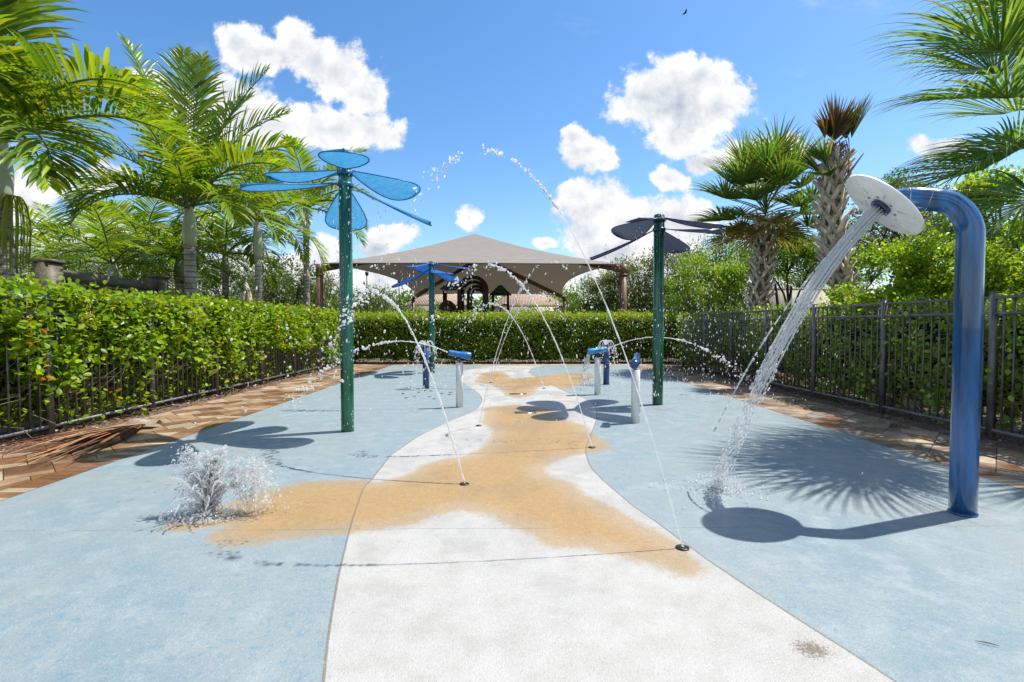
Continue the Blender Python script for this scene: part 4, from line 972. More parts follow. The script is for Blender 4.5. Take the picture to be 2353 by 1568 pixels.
# big fan palm overhanging from beyond the right edge
cx_, cy_, cz_ = 6.75, 5.35, 3.55
t = empty('palm_tree', (cx_ + .1, cy_, -.05), 'large fan palm whose fronds hang in from the top right corner', 'palm', 'fan palms along the right fence')
booted_trunk(spline([(cx_ + .15, cy_, -.05), (cx_ + .05, cy_, 1.6), (cx_, cy_, cz_ - .2)], 12), np.full(12, .21), t, 11, 6, .42, .115)
BF = [(.13, .25, .055), (.18, .31, .065), (.09, .19, .04), (.24, .34, .07)]
for hx_, hy_, D_, R_ in ((2338, 120, 5.0, 1.35), (2290, 365, 4.9, 1.15), (2345, 215, 4.6, 1.3), (2375, 440, 5.2, 1.1), (2365, 30, 5.3, 1.3), (2330, 170, 5.6, 1.25), (2350, 330, 4.7, 1.1)):
    hub = P(hx_, hy_, D_); o = np.array([cx_, cy_, cz_]); dv = hub - o; L_ = np.linalg.norm(dv); el = math.degrees(math.asin(dv[2] / L_)) + 8
    V, f, c = fan_geo(o, math.atan2(dv[1], dv[0]), RAD(el), L_, R_, 135, 76, 1.4, BF, .026, .06, bendp=16); np_mesh('fan_frond', V, f, M['fan'], t, c)
for az, el, pet, R_, dr in ((130, 55, 1.2, 1.2, .9), (240, 25, 1.0, 1.15, 1.), (100, 30, 1.1, 1.2, .9), (60, 45, 1.1, 1.2, .9), (20, 20, 1., 1.2, .9), (-20, 50, 1.1, 1.2, .9), (270, 50, 1.1, 1.2, .9), (300, 20, 1., 1.1, 1.), (120, 0, .9, 1.1, 1.1), (90, 80, 1.3, 1.2, .6), (172, 60, 1.3, 1.3, .9)):
    V, f, c = fan_geo((cx_, cy_, cz_ + .002 * el), RAD(az), RAD(el), pet, R_, 132, 64, dr, BF, .029, .06, bendp=22); np_mesh('fan_frond', V, f, M['fan'], t, c)

# ================================================================== shade canopy
def fabric_mat():
    m, b, out = mat_new('shade_cloth'); g = geo_pos(b)
    n = b.noise(b.vmath('MULTIPLY', g, (.6, .6, 7)), 3, 6, .6); fine = b.noise(b.vmath('MULTIPLY', g, (2, 2, 30)), 6, 3, .6)
    c = b.mix(b.smooth(n, .3, .7), (.235, .21, .185), (.275, .25, .22)); c = b.mix(b.smooth(fine, .45, .7, 0., .3), c, (.19, .165, .145))
    p = b('BsdfPrincipled', Base_Color=c, Roughness=.85); p.inputs['Specular IOR Level'].default_value = .2
    tr = b('BsdfTranslucent', Color=(.30, .24, .18, 1)); mx = b('MixShader', i0=.13)
    b.nt.links.new(p.outputs[0], mx.inputs[1]); b.nt.links.new(tr.outputs[0], mx.inputs[2]); b.nt.links.new(mx.outputs[0], out.inputs[0]); return m
M['fabric'] = fabric_mat()
fl, fr = P(741, 607, 20.), P(1426, 610, 20.); bl_, br_ = P(922, 684, 40.), P(1292, 686, 40.)
EZ = 3.66; xl, xr, yf, yb = (fl[0] + bl_[0]) / 2, (fr[0] + br_[0]) / 2, 20., 40.; xm = (xl + xr) / 2
xl, xr = fl[0], fr[0]
pk = P(1090, 537, 27.2); xm = pk[0]; PZ = pk[2]; y1r, y2r = 27.2, 33.0
t = empty('shade_canopy', (xm, 30, 0), 'large taupe fabric shade canopy on brown steel posts over the playground', 'shade canopy')
def hip_panel(c0, c1, r0, r1, sag):
    """fabric between an eave edge c0-c1 (curved in) and a ridge r0-r1"""
    nu, nv = 28, 14; V = []
    c0, c1, r0, r1 = map(np.array, (c0, c1, r0, r1))
    for j in range(nv + 1):
        v = j / nv
        for i in range(nu + 1):
            u = i / nu; e = c0 + (c1 - c0) * u; r_ = r0 + (r1 - r0) * u; inward = nrm(((r0 + r1) / 2 - (c0 + c1) / 2) * np.array([1, 1, 0]))
            p_ = e + (r_ - e) * v; k = 4 * u * (1 - u) * (1 - v) ** 1.3
            p_ = p_ + inward * sag * k + np.array([0, 0, 1.]) * (sag * k * .36 - .16 * math.sin(math.pi * v)); V.append(p_)
    q = [[j * (nu + 1) + i, j * (nu + 1) + i + 1, (j + 1) * (nu + 1) + i + 1, (j + 1) * (nu + 1) + i] for j in range(nv) for i in range(nu)]
    return np.array(V), [np.array(q)]
a, b_, c_, d_ = (xl, yf, EZ), (xr, yf, EZ), (xr, yb, EZ), (xl, yb, EZ); r0, r1 = (xm, y1r, PZ), (xm, y2r, PZ)
m = MB()
for args in ((a, b_, r0, r0, .10), (b_, c_, r0, r1, .75), (c_, d_, r1, r1, .2), (d_, a, r1, r0, .75)):
    V, fs = hip_panel(*args); m.add(V, fs)
m.build('fabric_roof', M['fabric'], t, smooth=True)
m = MB(); m.tube([(xl, yf - .02, EZ), (xm, yf + .08, EZ + .045), (xr, yf - .02, EZ)], .028, 6); m.build('hem_cable', M['fabric'], t)
for (x, y) in ((xl, yf), (xr, yf), (xr, yb), (xl, yb)):
    m = MB(); sx = .12 if x > xm else -.12
    m.tube([(x + sx, y, -.05), (x + sx, y, EZ - .42)], .135, 16); m.tube([(x + sx, y, EZ - .45), (x + sx, y, EZ - .42), (x + sx, y, EZ - .40)], [.19, .19, .14], 16); m.tube([(x + sx, y, EZ - .42), (x + sx, y, EZ - .02)], .145, 16)
    m.build('post', M['brown'], t, smooth=False)
for (x, y, ry) in ((xl, yf, y1r), (xr, yf, y1r), (xr, yb, y2r), (xl, yb, y2r)):
    m = MB(); s_, e_ = np.array([x, y, EZ - .20]), np.array([xm, ry, PZ - .50]); k = nrm(e_ - s_); sd_ = nrm(np.cross(k, [0, 0, 1])); m.box((s_ + e_) / 2, (np.linalg.norm(e_ - s_), .16, .24), np.stack([k, sd_, np.cross(sd_, k) * -1], 1)); m.build('rafter', M['brown'], t)
m = MB(); m.box((xm, (y1r + y2r) / 2, PZ - .50), (.16, y2r - y1r, .22)); m.build('ridge_beam', M['brown'], t)

# ================================================================== playground under the canopy
def W2(px, py, D): return P(px, py, D)
t = empty('arch_climber', (P(1090, 749, 28)[0], 28, 0), 'row of dark brown arches of a playground climber under the canopy', 'play climber')
for (x0, x1, ytop, D) in ((1055, 1119, 637, 25.), (1063, 1116, 648, 28.), (1076, 1114, 658, 31.), (1082, 1112, 666, 34.)):
    a0, a1, tp_ = P(x0, 749, D), P(x1, 749, D), P((x0 + x1) / 2, ytop, D); w_ = (a1[0] - a0[0]) / 2; cx0 = (a0[0] + a1[0]) / 2; zz_ = tp_[2] - w_
    pts = [(a0[0], D, 0)] + [(cx0 - w_ * math.cos(q), D, zz_ + w_ * math.sin(q)) for q in np.linspace(0, math.pi, 18)] + [(a1[0], D, 0)]
    m = MB(); m.tube(pts, .095, 10); m.build('arch', M['playbrown'], t, smooth=True)
def play_tower(px, py_top, D, wpx, label, panels):
    g = P(px, py_top, D); w_ = wpx * D / F; h = g[2]
    t = empty('play_tower', (g[0], D, 0), label, 'play tower')
    m = MB(); q = .34 * w_; n_ = 6
    ring = lambda z, r: [(g[0] + r * math.cos(a), D + r * math.sin(a), z) for a in np.arange(4) * math.pi / 2 + math.pi / 4]
    zs = [(h - .62, w_ * .70), (h - .50, w_ * .56), (h - .25, w_ * .32), (h - .05, w_ * .13), (h, .02)]
    V = sum([ring(z, r) for z, r in zs], []); F_ = [[i * 4 + j, i * 4 + (j + 1) % 4, (i + 1) * 4 + (j + 1) % 4, (i + 1) * 4 + j] for i in range(len(zs) - 1) for j in range(4)]
    m.add(V, [np.array(F_), np.array([[3, 2, 1, 0]])]); m.build('roof', M['playgreen'], t)
    for sx in (-1, 1):
        for sy in (-1, 1):
            m = MB(); m.tube([(g[0] + sx * q, D + sy * q, 0), (g[0] + sx * q, D + sy * q, h - .5)], .07, 10); m.build('post', M['playbrown'], t, smooth=True)
    m = MB(); m.box((g[0], D, 1.2), (2 * q, 2 * q, .08)); m.build('deck', M['playbrown'], t)
    m = MB()
    for i in range(7): m.tube([(g[0] - q + 2 * q * i / 6, D - q, 1.2), (g[0] - q + 2 * q * i / 6, D - q, 2.1)], .018, 6)
    m.tube([(g[0] - q, D - q, 2.1), (g[0] + q, D - q, 2.1)], .025, 6); m.build('railing', M['playbrown'], t)
    m = MB(); m.box((g[0], D + q, 1.65), (2 * q, .04, .8)); m.build('panel', M['playblue'] if panels else M['playbrown'], t)
play_tower(1040, 640, 27.5, 52, 'play tower with dark green pointed roof behind the royal blue flower', True)
play_tower(1150, 655, 31., 50, 'play tower with dark green pointed roof right of the brown arches', False)
# rounded tunnel entrance left of the arches
g = P(1028, 690, 25.); t = empty('play_tunnel', (g[0], 25, 0), 'dark brown rounded playground climbing dome left of the arches', 'play climber')
V, fs = [], []; N_ = 16
for j in range(7):
    for i in range(N_): a = i / N_ * 2 * math.pi; e = j / 6 * math.pi / 2; V.append((g[0] + .62 * math.cos(e) * math.cos(a), 25 + .6 * math.cos(e) * math.sin(a), g[2] * (.55 + .45 * math.sin(e)) if j else 0))
q = [[j * N_ + i, j * N_ + (i + 1) % N_, (j + 1) * N_ + (i + 1) % N_, (j + 1) * N_ + i] for j in range(6) for i in range(N_)]
np_mesh('shell', V, [np.array(q)], M['playbrown'], t)
m = MB(); m.tube([(g[0] + .2, 24.4, .9), (g[0] + .2, 24.3, .9), (g[0] + .2, 24.3, .9)], [.34, .34, .28], 18); m.build('ring', M['playblue'], t)
for px, D, wpx, top, lb in ((1160, 30., 20, 700, 'thin dark hoop rail in the playground right of the arches'), (1106, 36., 18, 702, 'thin dark hoop rail seen through the smallest arch')):
    g = P(px, top, D); t = empty('hoop_rail', (g[0], D, 0), lb, 'play rail'); m = MB(); w_ = wpx * D / F / 2
    for k in (0, .35): m.tube([(g[0] - w_, D + k, 0)] + [(g[0] - w_ * math.cos(q), D + k, g[2] - w_ + w_ * math.sin(q)) for q in np.linspace(0, math.pi, 12)] + [(g[0] + w_, D + k, 0)], .035, 6)
    m.build('hoop', M['playbrown'], t)
g = P(1178, 712, 29.); t = empty('spinner_board', (g[0], 29, 0), 'low blue play panel right of the arches behind the hedge', 'play board'); m = MB(); m.tube([(g[0], 28.9, 1.35), (g[0], 29.1, 1.35)], .5, 20); m.build('round_board', M['playblue'], t); m = MB(); m.tube([(g[0], 29, 0), (g[0], 29, 1.1)], .06, 8); m.build('post', M['playbrown'], t)
# dark playground fence
t = empty('playground_fence', (-2, 44, 0), 'low black mesh fence behind the playground', 'fence')
def mesh_mat():
    m, b, out = mat_new('black_privacy_mesh'); p = b('BsdfPrincipled', Base_Color=b.mix(b.noise(geo_pos(b), 3, 4), (.030, .034, .038), (.05, .055, .06)), Roughness=.8); b.nt.links.new(p.outputs[0], out.inputs[0]); return m
M['mesh'] = mesh_mat()
m = MB(); m.box((-2, 44, 1.0), (26, .03, 1.9)); m.build('mesh_panel', M['mesh'], t)
m = MB(); m.tube([(-15, 44, 2.45), (11, 44, 2.45)], .03, 6); m.build('top_rail', M['black'], t)
for i in range(14): m = MB(); m.tube([(-15 + 2 * i, 44, 0), (-15 + 2 * i, 44, 2.5)], .035, 6); m.build('post', M['black'], t)
# slim lamp posts seen under the canopy's left edge
for px, D, top, lb in ((843, 36, 632, 'thin dark pole under the left canopy edge, nearer the flower pole'), (917, 42, 650, 'thin dark pole beside the far left canopy post')):
    g = P(px, top, D); t = empty('lamp_post', (g[0], D, 0), lb, 'pole'); m = MB(); m.tube([(g[0], D, 0), (g[0], D, g[2])], .05, 8); m.build('pole', M['black'], t); m = MB(); m.tube([(g[0], D, g[2] - .05), (g[0], D, g[2]), (g[0], D, g[2] + .18), (g[0], D, g[2] + .25)], [.06, .12, .13, .03], 10); m.build('lamp_head', M['black'], t)

# ================================================================== houses, wall, timber fence, umbrella
def roof_mat():
    m, b, out = mat_new('terracotta_tiles'); g = geo_pos(b)
    w = b('TexWave', {'wave_type': 'BANDS', 'bands_direction': 'X'}, Scale=1.6, Distortion=.3); b.nt.links.new(g, w.inputs['Vector'])
    n = b.noise(g, 2.5, 5, .6); c = b.mix(b.smooth(n, .3, .7), (.36, .24, .16), (.44, .33, .24)); c = b.mix(b.math('MULTIPLY', b.smooth(w.outputs['Fac'], .55, .2), .5), c, (.28, .13, .07))
    p = b('BsdfPrincipled', Base_Color=c, Roughness=.8); bp = b('Bump', Strength=.8, Distance=.08); b.nt.links.new(w.outputs['Fac'], bp.inputs['Height']); b.nt.links.new(bp.outputs[0], p.inputs['Normal'])
    b.nt.links.new(p.outputs[0], out.inputs[0]); return m
M['roof'] = roof_mat()
M['glass'] = simple_mat('dark_window_glass', (.03, .04, .05), .08, .6, 0, .2, 2)
def house(px0, px1, py_eave, py_top, D, label):
    a, c_ = P(px0, py_eave, D), P(px1, py_eave, D); h = P(px0, py_top, D + 4)[2]; x0, x1, ez = a[0], c_[0], a[2]
    t = empty('house', ((x0 + x1) / 2, D, 0), label, 'house', 'tiled-roof houses beyond the playground')
    m = MB(); m.box(((x0 + x1) / 2, D + 4.3, ez / 2), (x1 - x0 - 1, 8, ez)); m.build('wall', M['stucco'], t)
    V = [(x0, D - .2, ez), (x1, D - .2, ez), (x1, D + 8.8, ez), (x0, D + 8.8, ez), (x0 + 3.2, D + 4.3, h), (x1 - 3.2, D + 4.3, h)]; V += [(v[0], v[1], v[2] - .18) for v in V[:4]]
    np_mesh('roof', V, [np.array([[0, 1, 5, 4], [2, 3, 4, 5], [0, 6, 7, 1], [1, 7, 8, 2], [2, 8, 9, 3], [3, 9, 6, 0], [9, 8, 7, 6]]), np.array([[1, 2, 5], [3, 0, 4]])], M['roof'], t, smooth=False)
    for k in (.25, .7):
        x = x0 + (x1 - x0) * k; m = MB(); m.box((x, D + .28, ez * .5), (1.3, .06, 1.3)); fr_ = m.build('window', M['white'], t); m = MB(); m.box((x, D + .24, ez * .5), (1.1, .03, 1.1)); m.build('pane', M['glass'], fr_)
house(925, 1085, 700, 668, 60., 'pale house with terracotta tiled roof seen left of the arches')
house(1128, 1300, 702, 668, 64., 'pale house with terracotta tiled roof seen right of the arches')
g0_, g1_ = P(1722, 749, 20.5), P(2010, 749, 20.5)
t = empty('garden_wall', ((g0_[0] + g1_[0]) / 2, 20.5, 0), 'plain cream stucco garden wall behind the fan palms', 'wall')
m = MB(); m.box(((g0_[0] + g1_[0]) / 2, 20.5, 1.3), (g1_[0] - g0_[0], .25, 2.7)); m.build('wall_panel', M['stucco'], t); m = MB(); m.box(((g0_[0] + g1_[0]) / 2, 20.5, 2.70), (g1_[0] - g0_[0] + .1, .36, .10)); m.build('coping', M['stucco'], t)
# timber fence behind the left hedge
t = empty('timber_fence', (-7.2, 9.2, 0), 'dark olive timber fence with two capped posts above the left hedge', 'fence')
ya, yb_ = 8.0, 10.5
for y in (ya, yb_):
    m = MB(); m.box((-7.2, y, 1.08), (.25, .25, 2.22)); m.build('post', M['wood'], t); m = MB(); m.box((-7.2, y, 2.215), (.30, .30, .05)); m.build('post_cap', M['wood'], t)
for z, h_ in ((2.0, .19), (1.0, .15)): m = MB(); m.box((-7.16, (ya + yb_) / 2, z), (.09, yb_ - ya - .26, h_)); m.build('rail', M['wood'], t)
m = MB()
for i in range(12): m.box((-7.22, ya + .2 + i * .192, .98), (.025, .18, 1.80))
m.build('boards', M['wood'], t)
# folded market umbrella
g = P(565, 650, 20.); t = empty('umbrella', (g[0], 20, 0), 'closed cream garden umbrella standing beyond the left hedge', 'umbrella')
m = MB(); m.tube([(g[0], 20, 0), (g[0], 20, g[2] + .05)], .025, 10); m.build('pole', M['wood'], t)
V, fs = [], []; N_ = 32
for j, (z, r) in enumerate(((.02, .02), (-.12, .10), (-.30, .15), (-.32, .13), (-.45, .17), (-.8, .2), (-1.15, .23), (-1.3, .24))):
    for i in range(N_): a = i / N_ * 2 * math.pi; rr = r * (1 + .22 * math.cos(8 * a) * (j > 2)); V.append((g[0] + rr * math.cos(a), 20 + rr * math.sin(a), g[2] + z))
np_mesh('canopy', V, [np.array([[j * N_ + i, j * N_ + (i + 1) % N_, (j + 1) * N_ + (i + 1) % N_, (j + 1) * N_ + i] for j in range(7) for i in range(N_)])], M['fabric_u'], t)

# ================================================================== fallen frond, litter, twig, bird
t = empty('fallen_frond', (-4.3, 5.0, 0), 'dead brown palm frond lying on the left pavers by the fence', 'palm frond')
m = MB(); s0 = G(415 * .784, 1258 * .784)
def strip(pts, w0, w1, tint, lift=.0):
    pts = spline(pts, 14); n_ = len(pts); V = []
    tg = nrm(np.gradient(pts, axis=0)); sd_ = nrm(np.cross(tg, [0, 0, 1]))
    for i in range(n_):
        u = i / (n_ - 1); w_ = (w0 + (w1 - w0) * u) * (1 - .85 * max(0, u - .6) / .4); V += [pts[i] - sd_[i] * w_ / 2 + np.array([0, 0, .25 * w_]), pts[i], pts[i] + sd_[i] * w_ / 2 + np.array([0, 0, .25 * w_])]
    q = []
    for i in range(n_ - 1): a = i * 3; q += [[a, a + 1, a + 4, a + 3], [a + 1, a + 2, a + 5, a + 4]]
    m.add(np.array(V), [np.array(q)], np.array(tint))
hx, hy = s0[0], s0[1]
for i in range(34):
    e = G(rng.uniform(-40, 175), rng.uniform(1032, 1082)); mid = np.array([hx + (e[0] - hx) * .5 + rng.normal(0, .06), hy + (e[1] - hy) * .5 + rng.normal(0, .06), .03 + rng.uniform(.0, .07)])
    strip([(hx + rng.normal(0, .02), hy + rng.normal(0, .02), .035 + rng.uniform(0, .02)), mid, (e[0], e[1], .012 + rng.uniform(0, .03))], rng.uniform(.02, .04), rng.uniform(.02, .05), np.array([(.26, .085, .028), (.16, .060, .028), (.30, .13, .05), (.09, .05, .032), (.33, .20, .10)][rng.integers(5)]) * rng.uniform(.7, 1.2))
m.build('dry_leaflets', M['deadleaf'], t, use_tint=True)
m = MB(); e = G(60, 1062); m.tube(spline([(hx, hy, .04), ((hx + e[0]) / 2 + .03, (hy + e[1]) / 2, .06), (e[0], e[1], .03)], 10), np.linspace(.022, .008, 10), 6, True, (.16, .08, .045)); m.build('stalk', M['deadleaf'], t, use_tint=True)
m = MB(); sV = []
for i in range(9):
    u = i / 8
    for j in range(9): v = j / 8 * 2 - 1; sV.append((hx - .02 - .03 * u + .24 * u * .3 - .16 + .30 * u, hy + .06 + v * .09 * (1 - .3 * (2 * u - 1) ** 2), .05 + .05 * (1 - v * v) + .015 * math.sin(u * 6)))
q = [[i * 9 + j, i * 9 + j + 1, (i + 1) * 9 + j + 1, (i + 1) * 9 + j] for i in range(8) for j in range(8)]
m.add(np.array(sV), [np.array(q)], np.array((.30, .25, .19))); m.build('sheath', M['deadleaf'], t, use_tint=True, smooth=True)
n = 1500; yy = 3.5 + 11.5 * rng.uniform(0, 1, n) ** 1.4; pos = np.stack([-4.98 + rng.uniform(-.5, .28, n), yy, rng.uniform(-.015, .012, n)], 1)
n2 = 500; pos2 = np.stack([5.05 + rng.uniform(-.15, .5, n2), 3 + 11.5 * rng.uniform(0, 1, n2), rng.uniform(-.015, .01, n2)], 1); pos = np.concatenate([pos, pos2]); N_ = len(pos)
V, f = scatter(DIA_V, DIA_F, pos, frames(nrm(rng.normal(0, 1, (N_, 3)) * np.array([1, 1, .25])), nrm(rng.normal(0, .5, (N_, 3)) + np.array([0, 0, 1]))), rng.uniform(.03, .07, N_))
c = pal(N_, [(.20, .09, .05), (.30, .17, .10), (.12, .07, .045), (.38, .28, .2), (.16, .2, .03)], [.33, .28, .22, .12, .05])
tag(np_mesh('leaf_litter', V, f, M['deadleaf'], None, c.repeat(5, 0)), 'dry brown leaves strewn under both fences', 'leaf litter', kind='stuff')
pts = [(930, 905), (960, 903), (985, 900), (1010, 906), (955, 912), (990, 913), (1028, 908), (940, 915), (1000, 918), (975, 899), (1040, 903)]
for i, (x, y) in enumerate(pts):
    g = G(x, y); V, f = scatter(LEAF_V, LEAF_F, np.array([[g[0], g[1], .006]]), frames(nrm(rng.normal(0, 1, (1, 3)) * [1, 1, 0]), np.array([[.1, 0, 1.]])), np.array([.075]))
    tag(np_mesh('fallen_leaf', V, f, M['leaf'], None, np.tile([.05, .09, .03], (len(V), 1))), 'small dark green leaf lying on the blue pad below the left navy bollard', 'leaf', 'leaves fallen on the pad')
g = G(2240, 1476); h_ = G(2296, 1488); m = MB(); m.tube(spline([(g[0], g[1], .006), tuple((g + h_) / 2 + np.array([0, 0, .008])), (h_[0], h_[1], .006)], 8), [.0008, .0012, .0016, .0018, .0018, .0015, .0012, .0008], 6); tag(m.build('twig', M['bark_d'], None), 'short dark twig lying on the blue pad, bottom right', 'twig')
g = P(1573, 31, 45.); t = empty('bird', tuple(g), 'tiny dark bird gliding high in the blue sky', 'bird')
V = []; dirb = nrm(np.array([.9, .1, .35])); 
m = MB(); m.tube([g - dirb * .22, g - dirb * .12, g + dirb * .02, g + dirb * .14, g + dirb * .2, g + dirb * .26], [.012, .035, .06, .045, .035, .008], 10); m.build('body', M['bark_d'], t, smooth=True)
for sg in (-1, 1):
    sd_ = np.array([0, sg, .25]); r_ = [g + dirb * .10, g + sd_ * .22 + dirb * .16, g + sd_ * .50 - dirb * .02, g + sd_ * .25 - dirb * .06, g - dirb * .05]; V = np.array(r_ + [x - np.array([0, 0, .012]) for x in r_])
    np_mesh('wing', V, [np.array([[0, 1, 2, 3, 4], [9, 8, 7, 6, 5]]), np.array([[i, i + 5, (i + 1) % 5 + 5, (i + 1) % 5] for i in range(5)])], M['bark_d'], t, smooth=False)

# ================================================================== water
def water_mat(name, white, clear, col=(.93, .96, 1.0)):
    m, b, out = mat_new(name)
    df = b('BsdfDiffuse', Color=(*col, 1)); tr = b('BsdfTranslucent', Color=(*col, 1)); ds = b('MixShader', i0=.62); b.nt.links.new(df.outputs[0], ds.inputs[1]); b.nt.links.new(tr.outputs[0], ds.inputs[2])
    gs = b('BsdfGlossy', Color=(1, 1, 1, 1), Roughness=.05); fr = b('Fresnel', IOR=1.33); tp = b('BsdfRefraction', Color=(1, 1, 1, 1), Roughness=.0, IOR=1.15); tq = b('BsdfTransparent')
    t2 = b('MixShader', i0=clear); b.nt.links.new(tp.outputs[0], t2.inputs[1]); b.nt.links.new(tq.outputs[0], t2.inputs[2])
    d2 = b('MixShader', i0=white); b.nt.links.new(t2.outputs[0], d2.inputs[1]); b.nt.links.new(ds.outputs[0], d2.inputs[2])
    mx = b('MixShader', i0=b.math('MULTIPLY', fr.outputs[0], .55)); b.nt.links.new(d2.outputs[0], mx.inputs[1]); b.nt.links.new(gs.outputs[0], mx.inputs[2]); b.nt.links.new(mx.outputs[0], out.inputs[0]); return m
M['water'] = water_mat('falling_water', .66, .9, (1, 1, 1)); M['clear'] = water_mat('splash_water', .40, .97, (1, 1, 1))
def drops(pos, vel, size, stretch=1.6, tmpl=ICO1):
    n_ = len(pos); d = nrm(vel + rng.normal(0, .05, (n_, 3))); sc = np.stack([size, size * stretch, size], 1) * rng.uniform(.8, 1.25, (n_, 3))
    TV, TF = tmpl; V, f = scatter(TV, [TF], pos, frames(d, nrm(rng.normal(size=(n_, 3)))), sc); return V, f, np.ones((len(V), 3))
def arc(p0, p1, h, t):
    t = np.asarray(t)[:, None]; return p0 * (1 - t) + p1 * t + np.array([0, 0, 1.]) * (4 * h * t * (1 - t))
def jet(name, label, group, p0, p1, h, r0, solid, breakup, ndrop, dsize, spread, tend=1.0, cat='water jet', gap=.5):
    """a stream that wobbles, breaks into beads and then into scattered drops"""
    p0, p1 = np.array(p0, float), np.array(p1, float); parts = []
    n_ = 46; tt_ = np.linspace(0, solid, n_ * 3); pts = arc(p0, p1, h, tt_)
    wob = np.stack([vnoise(np.stack([tt_ * 40, tt_ * 0 + k, tt_ * 0 + p0[0] * 3], 1)) for k in (1.3, 7.7, 13.1)], 1)
    pts = pts + wob * np.linspace(0, r0 * 1.3, n_ * 3)[:, None]
    rad = r0 * .8 * (1 + .9 * vnoise(np.stack([tt_ * 130, tt_ * 0 + p0[1], tt_ * 0], 1)) + .5 * vnoise(np.stack([tt_ * 300, tt_ * 0 + p0[1], tt_ * 0 + 5], 1))); rad[0] = r0 * .9; rad[-3:] *= np.array([.8, .55, .2])
    th = empty(name, tuple(p0), label, cat, group)
    V, f = tube(pts, np.maximum(rad, r0 * .3), 8); np_mesh('stream', V, f, M['water'], th)
    # beads
    t_ = np.concatenate([rng.uniform(solid * .8, breakup, int(ndrop * .3)), breakup + (tend - breakup) * rng.uniform(0, 1, int(ndrop * .7)) ** .9])
    clump = vnoise(np.stack([t_ * 24, t_ * 0 + p0[0], t_ * 0 + 3], 1)); t_ = t_[(clump > -gap) | (t_ < breakup)]
    q = arc(p0, p1, h, t_); vel = arc(p0, p1, h, t_ + .01) - q
    late = np.clip((t_ - solid) / (1 - solid), 0, 1)
    off = rng.normal(0, 1, (len(t_), 3)) * (r0 * .7 + spread * late[:, None] ** 1.2)
    off[:, 2] -= np.abs(rng.normal(0, spread * 1.5, len(t_))) * late ** 2
    parts.append(drops(q + off, vel, dsize * np.minimum(rng.lognormal(-.45, .55, len(t_)), 1.35) * (1 - .3 * late), 2.1))
    V, f, c = join(parts); tag(np_mesh('droplets', V, f, M['water'], th), kind='stuff'); return th
GJ = 'water jets from the ground nozzles'
nz = {k: G(*v) + np.array([0, 0, .01]) for k, v in NOZ.items()}
jet('water_jet', 'thick water jet from the tan sand leaning left to the light flower pole', GJ, nz['a'], (-2.15, 5.45, 0), 1.50, .0092, .40, .54, 170, .0105, .10, .86)
jet('water_jet', 'tallest water arc, from the nearest nozzle, its drops crossing the blue sky', GJ, nz['b'], (-1.27, 3.14, 0), 2.20, .0042, .36, .5, 300, .0055, .055, .80, gap=.05)
jet('water_jet', 'water arc from the right edge of the tan path breaking up before the canopy', GJ, nz['c'], (-1.22, 4.87, 0), 1.79, .0066, .36, .47, 190, .009, .07, .88, gap=.1)
jet('water_jet', 'thin water jet rising to the right from the left edge of the tan path', GJ, nz['d'], (1.34, 5.2, 0), 1.92, .0055, .32, .42, 170, .0075, .07, .9, gap=.2)
jet('water_jet', 'short water jet leaning left from the far nozzle right of the drains', GJ, nz['e'], (-1.3, 9.9, 0), 1.62, .0088, .36, .48, 150, .0105, .10, .8)
jet('water_jet', 'pair-forming water jet leaning right from the far tan patch', GJ, nz['f'], (1.7, 9.9, 0), 1.85, .0084, .34, .45, 150, .0105, .10, .85)
GC = 'streams from the water cannons'
jet('water_stream', 'thin level stream shot left from the blue cannon across the navy bollard', GC, lc, lc + np.array([-2.3, -.25, -lc[2] + .02]), .48, .0085, .45, .6, 150, .014, .06, 1.0, 'water stream')
jet('water_stream', 'thin level stream shot right from the light blue cannon past the dark flower pole', GC, rc, rc + np.array([2.75, .1, -rc[2] + .02]), .52, .0085, .55, .7, 150, .013, .05, 1.0, 'water stream')
# water dribbling off the back of the light blue cannon
q0 = rc - rd * .33 + np.array([0, 0, -.05]); n = 160; tq = rng.uniform(0, 1, n)
pos = q0 + np.stack([-.10 * tq + rng.normal(0, .012 + .05 * tq), rng.normal(0, .03, n), -.62 * tq ** 1.6], 1)
V, f, c = drops(pos, np.tile([0, 0, -1.], (n, 1)), rng.uniform(.005, .012, n), 2.4); tag(np_mesh('water_spill', V, f, M['water']), 'water falling from the back of the light blue cannon', 'falling water', kind='stuff')
# umbrella sprays on the bollards
def spray_top(o, label, n_=11, R_=.21, H_=.17):
    parts, dr_ = [], []
    for k in range(n_):
        a = k / n_ * 2 * math.pi + .2; e = o + np.array([R_ * math.cos(a), R_ * math.sin(a), -.18]); tt_ = np.linspace(0, 1, 16); pts = arc(o + np.array([.02 * math.cos(a), .02 * math.sin(a), 0]), e, H_, tt_) + rng.normal(0, .003, (16, 3))
        V, f = tube(pts, np.linspace(.0065, .004, 16), 6); parts.append((V, f, np.ones((len(V), 3))))
        td = rng.uniform(.8, 1.9, 18); q = arc(o, e, H_, td); q[:, 2] = np.maximum(q[:, 2], .02); dr_.append(drops(q + rng.normal(0, .02, q.shape), np.tile([0, 0, -1.], (18, 1)), rng.uniform(.005, .011, 18), 1.8))
    th = empty('water_spray', tuple(o), label, 'water spray', 'sprays on the bollards')
    for p_ in parts: np_mesh('stream', p_[0], p_[1], M['water'], th)
    V, f, c = join(dr_); tag(np_mesh('droplets', V, f, M['water'], th), kind='stuff')
spray_top(bo1, 'umbrella of water on the left navy bollard'); spray_top(bo2, 'umbrella of water on the navy bollard behind the light blue cannon')
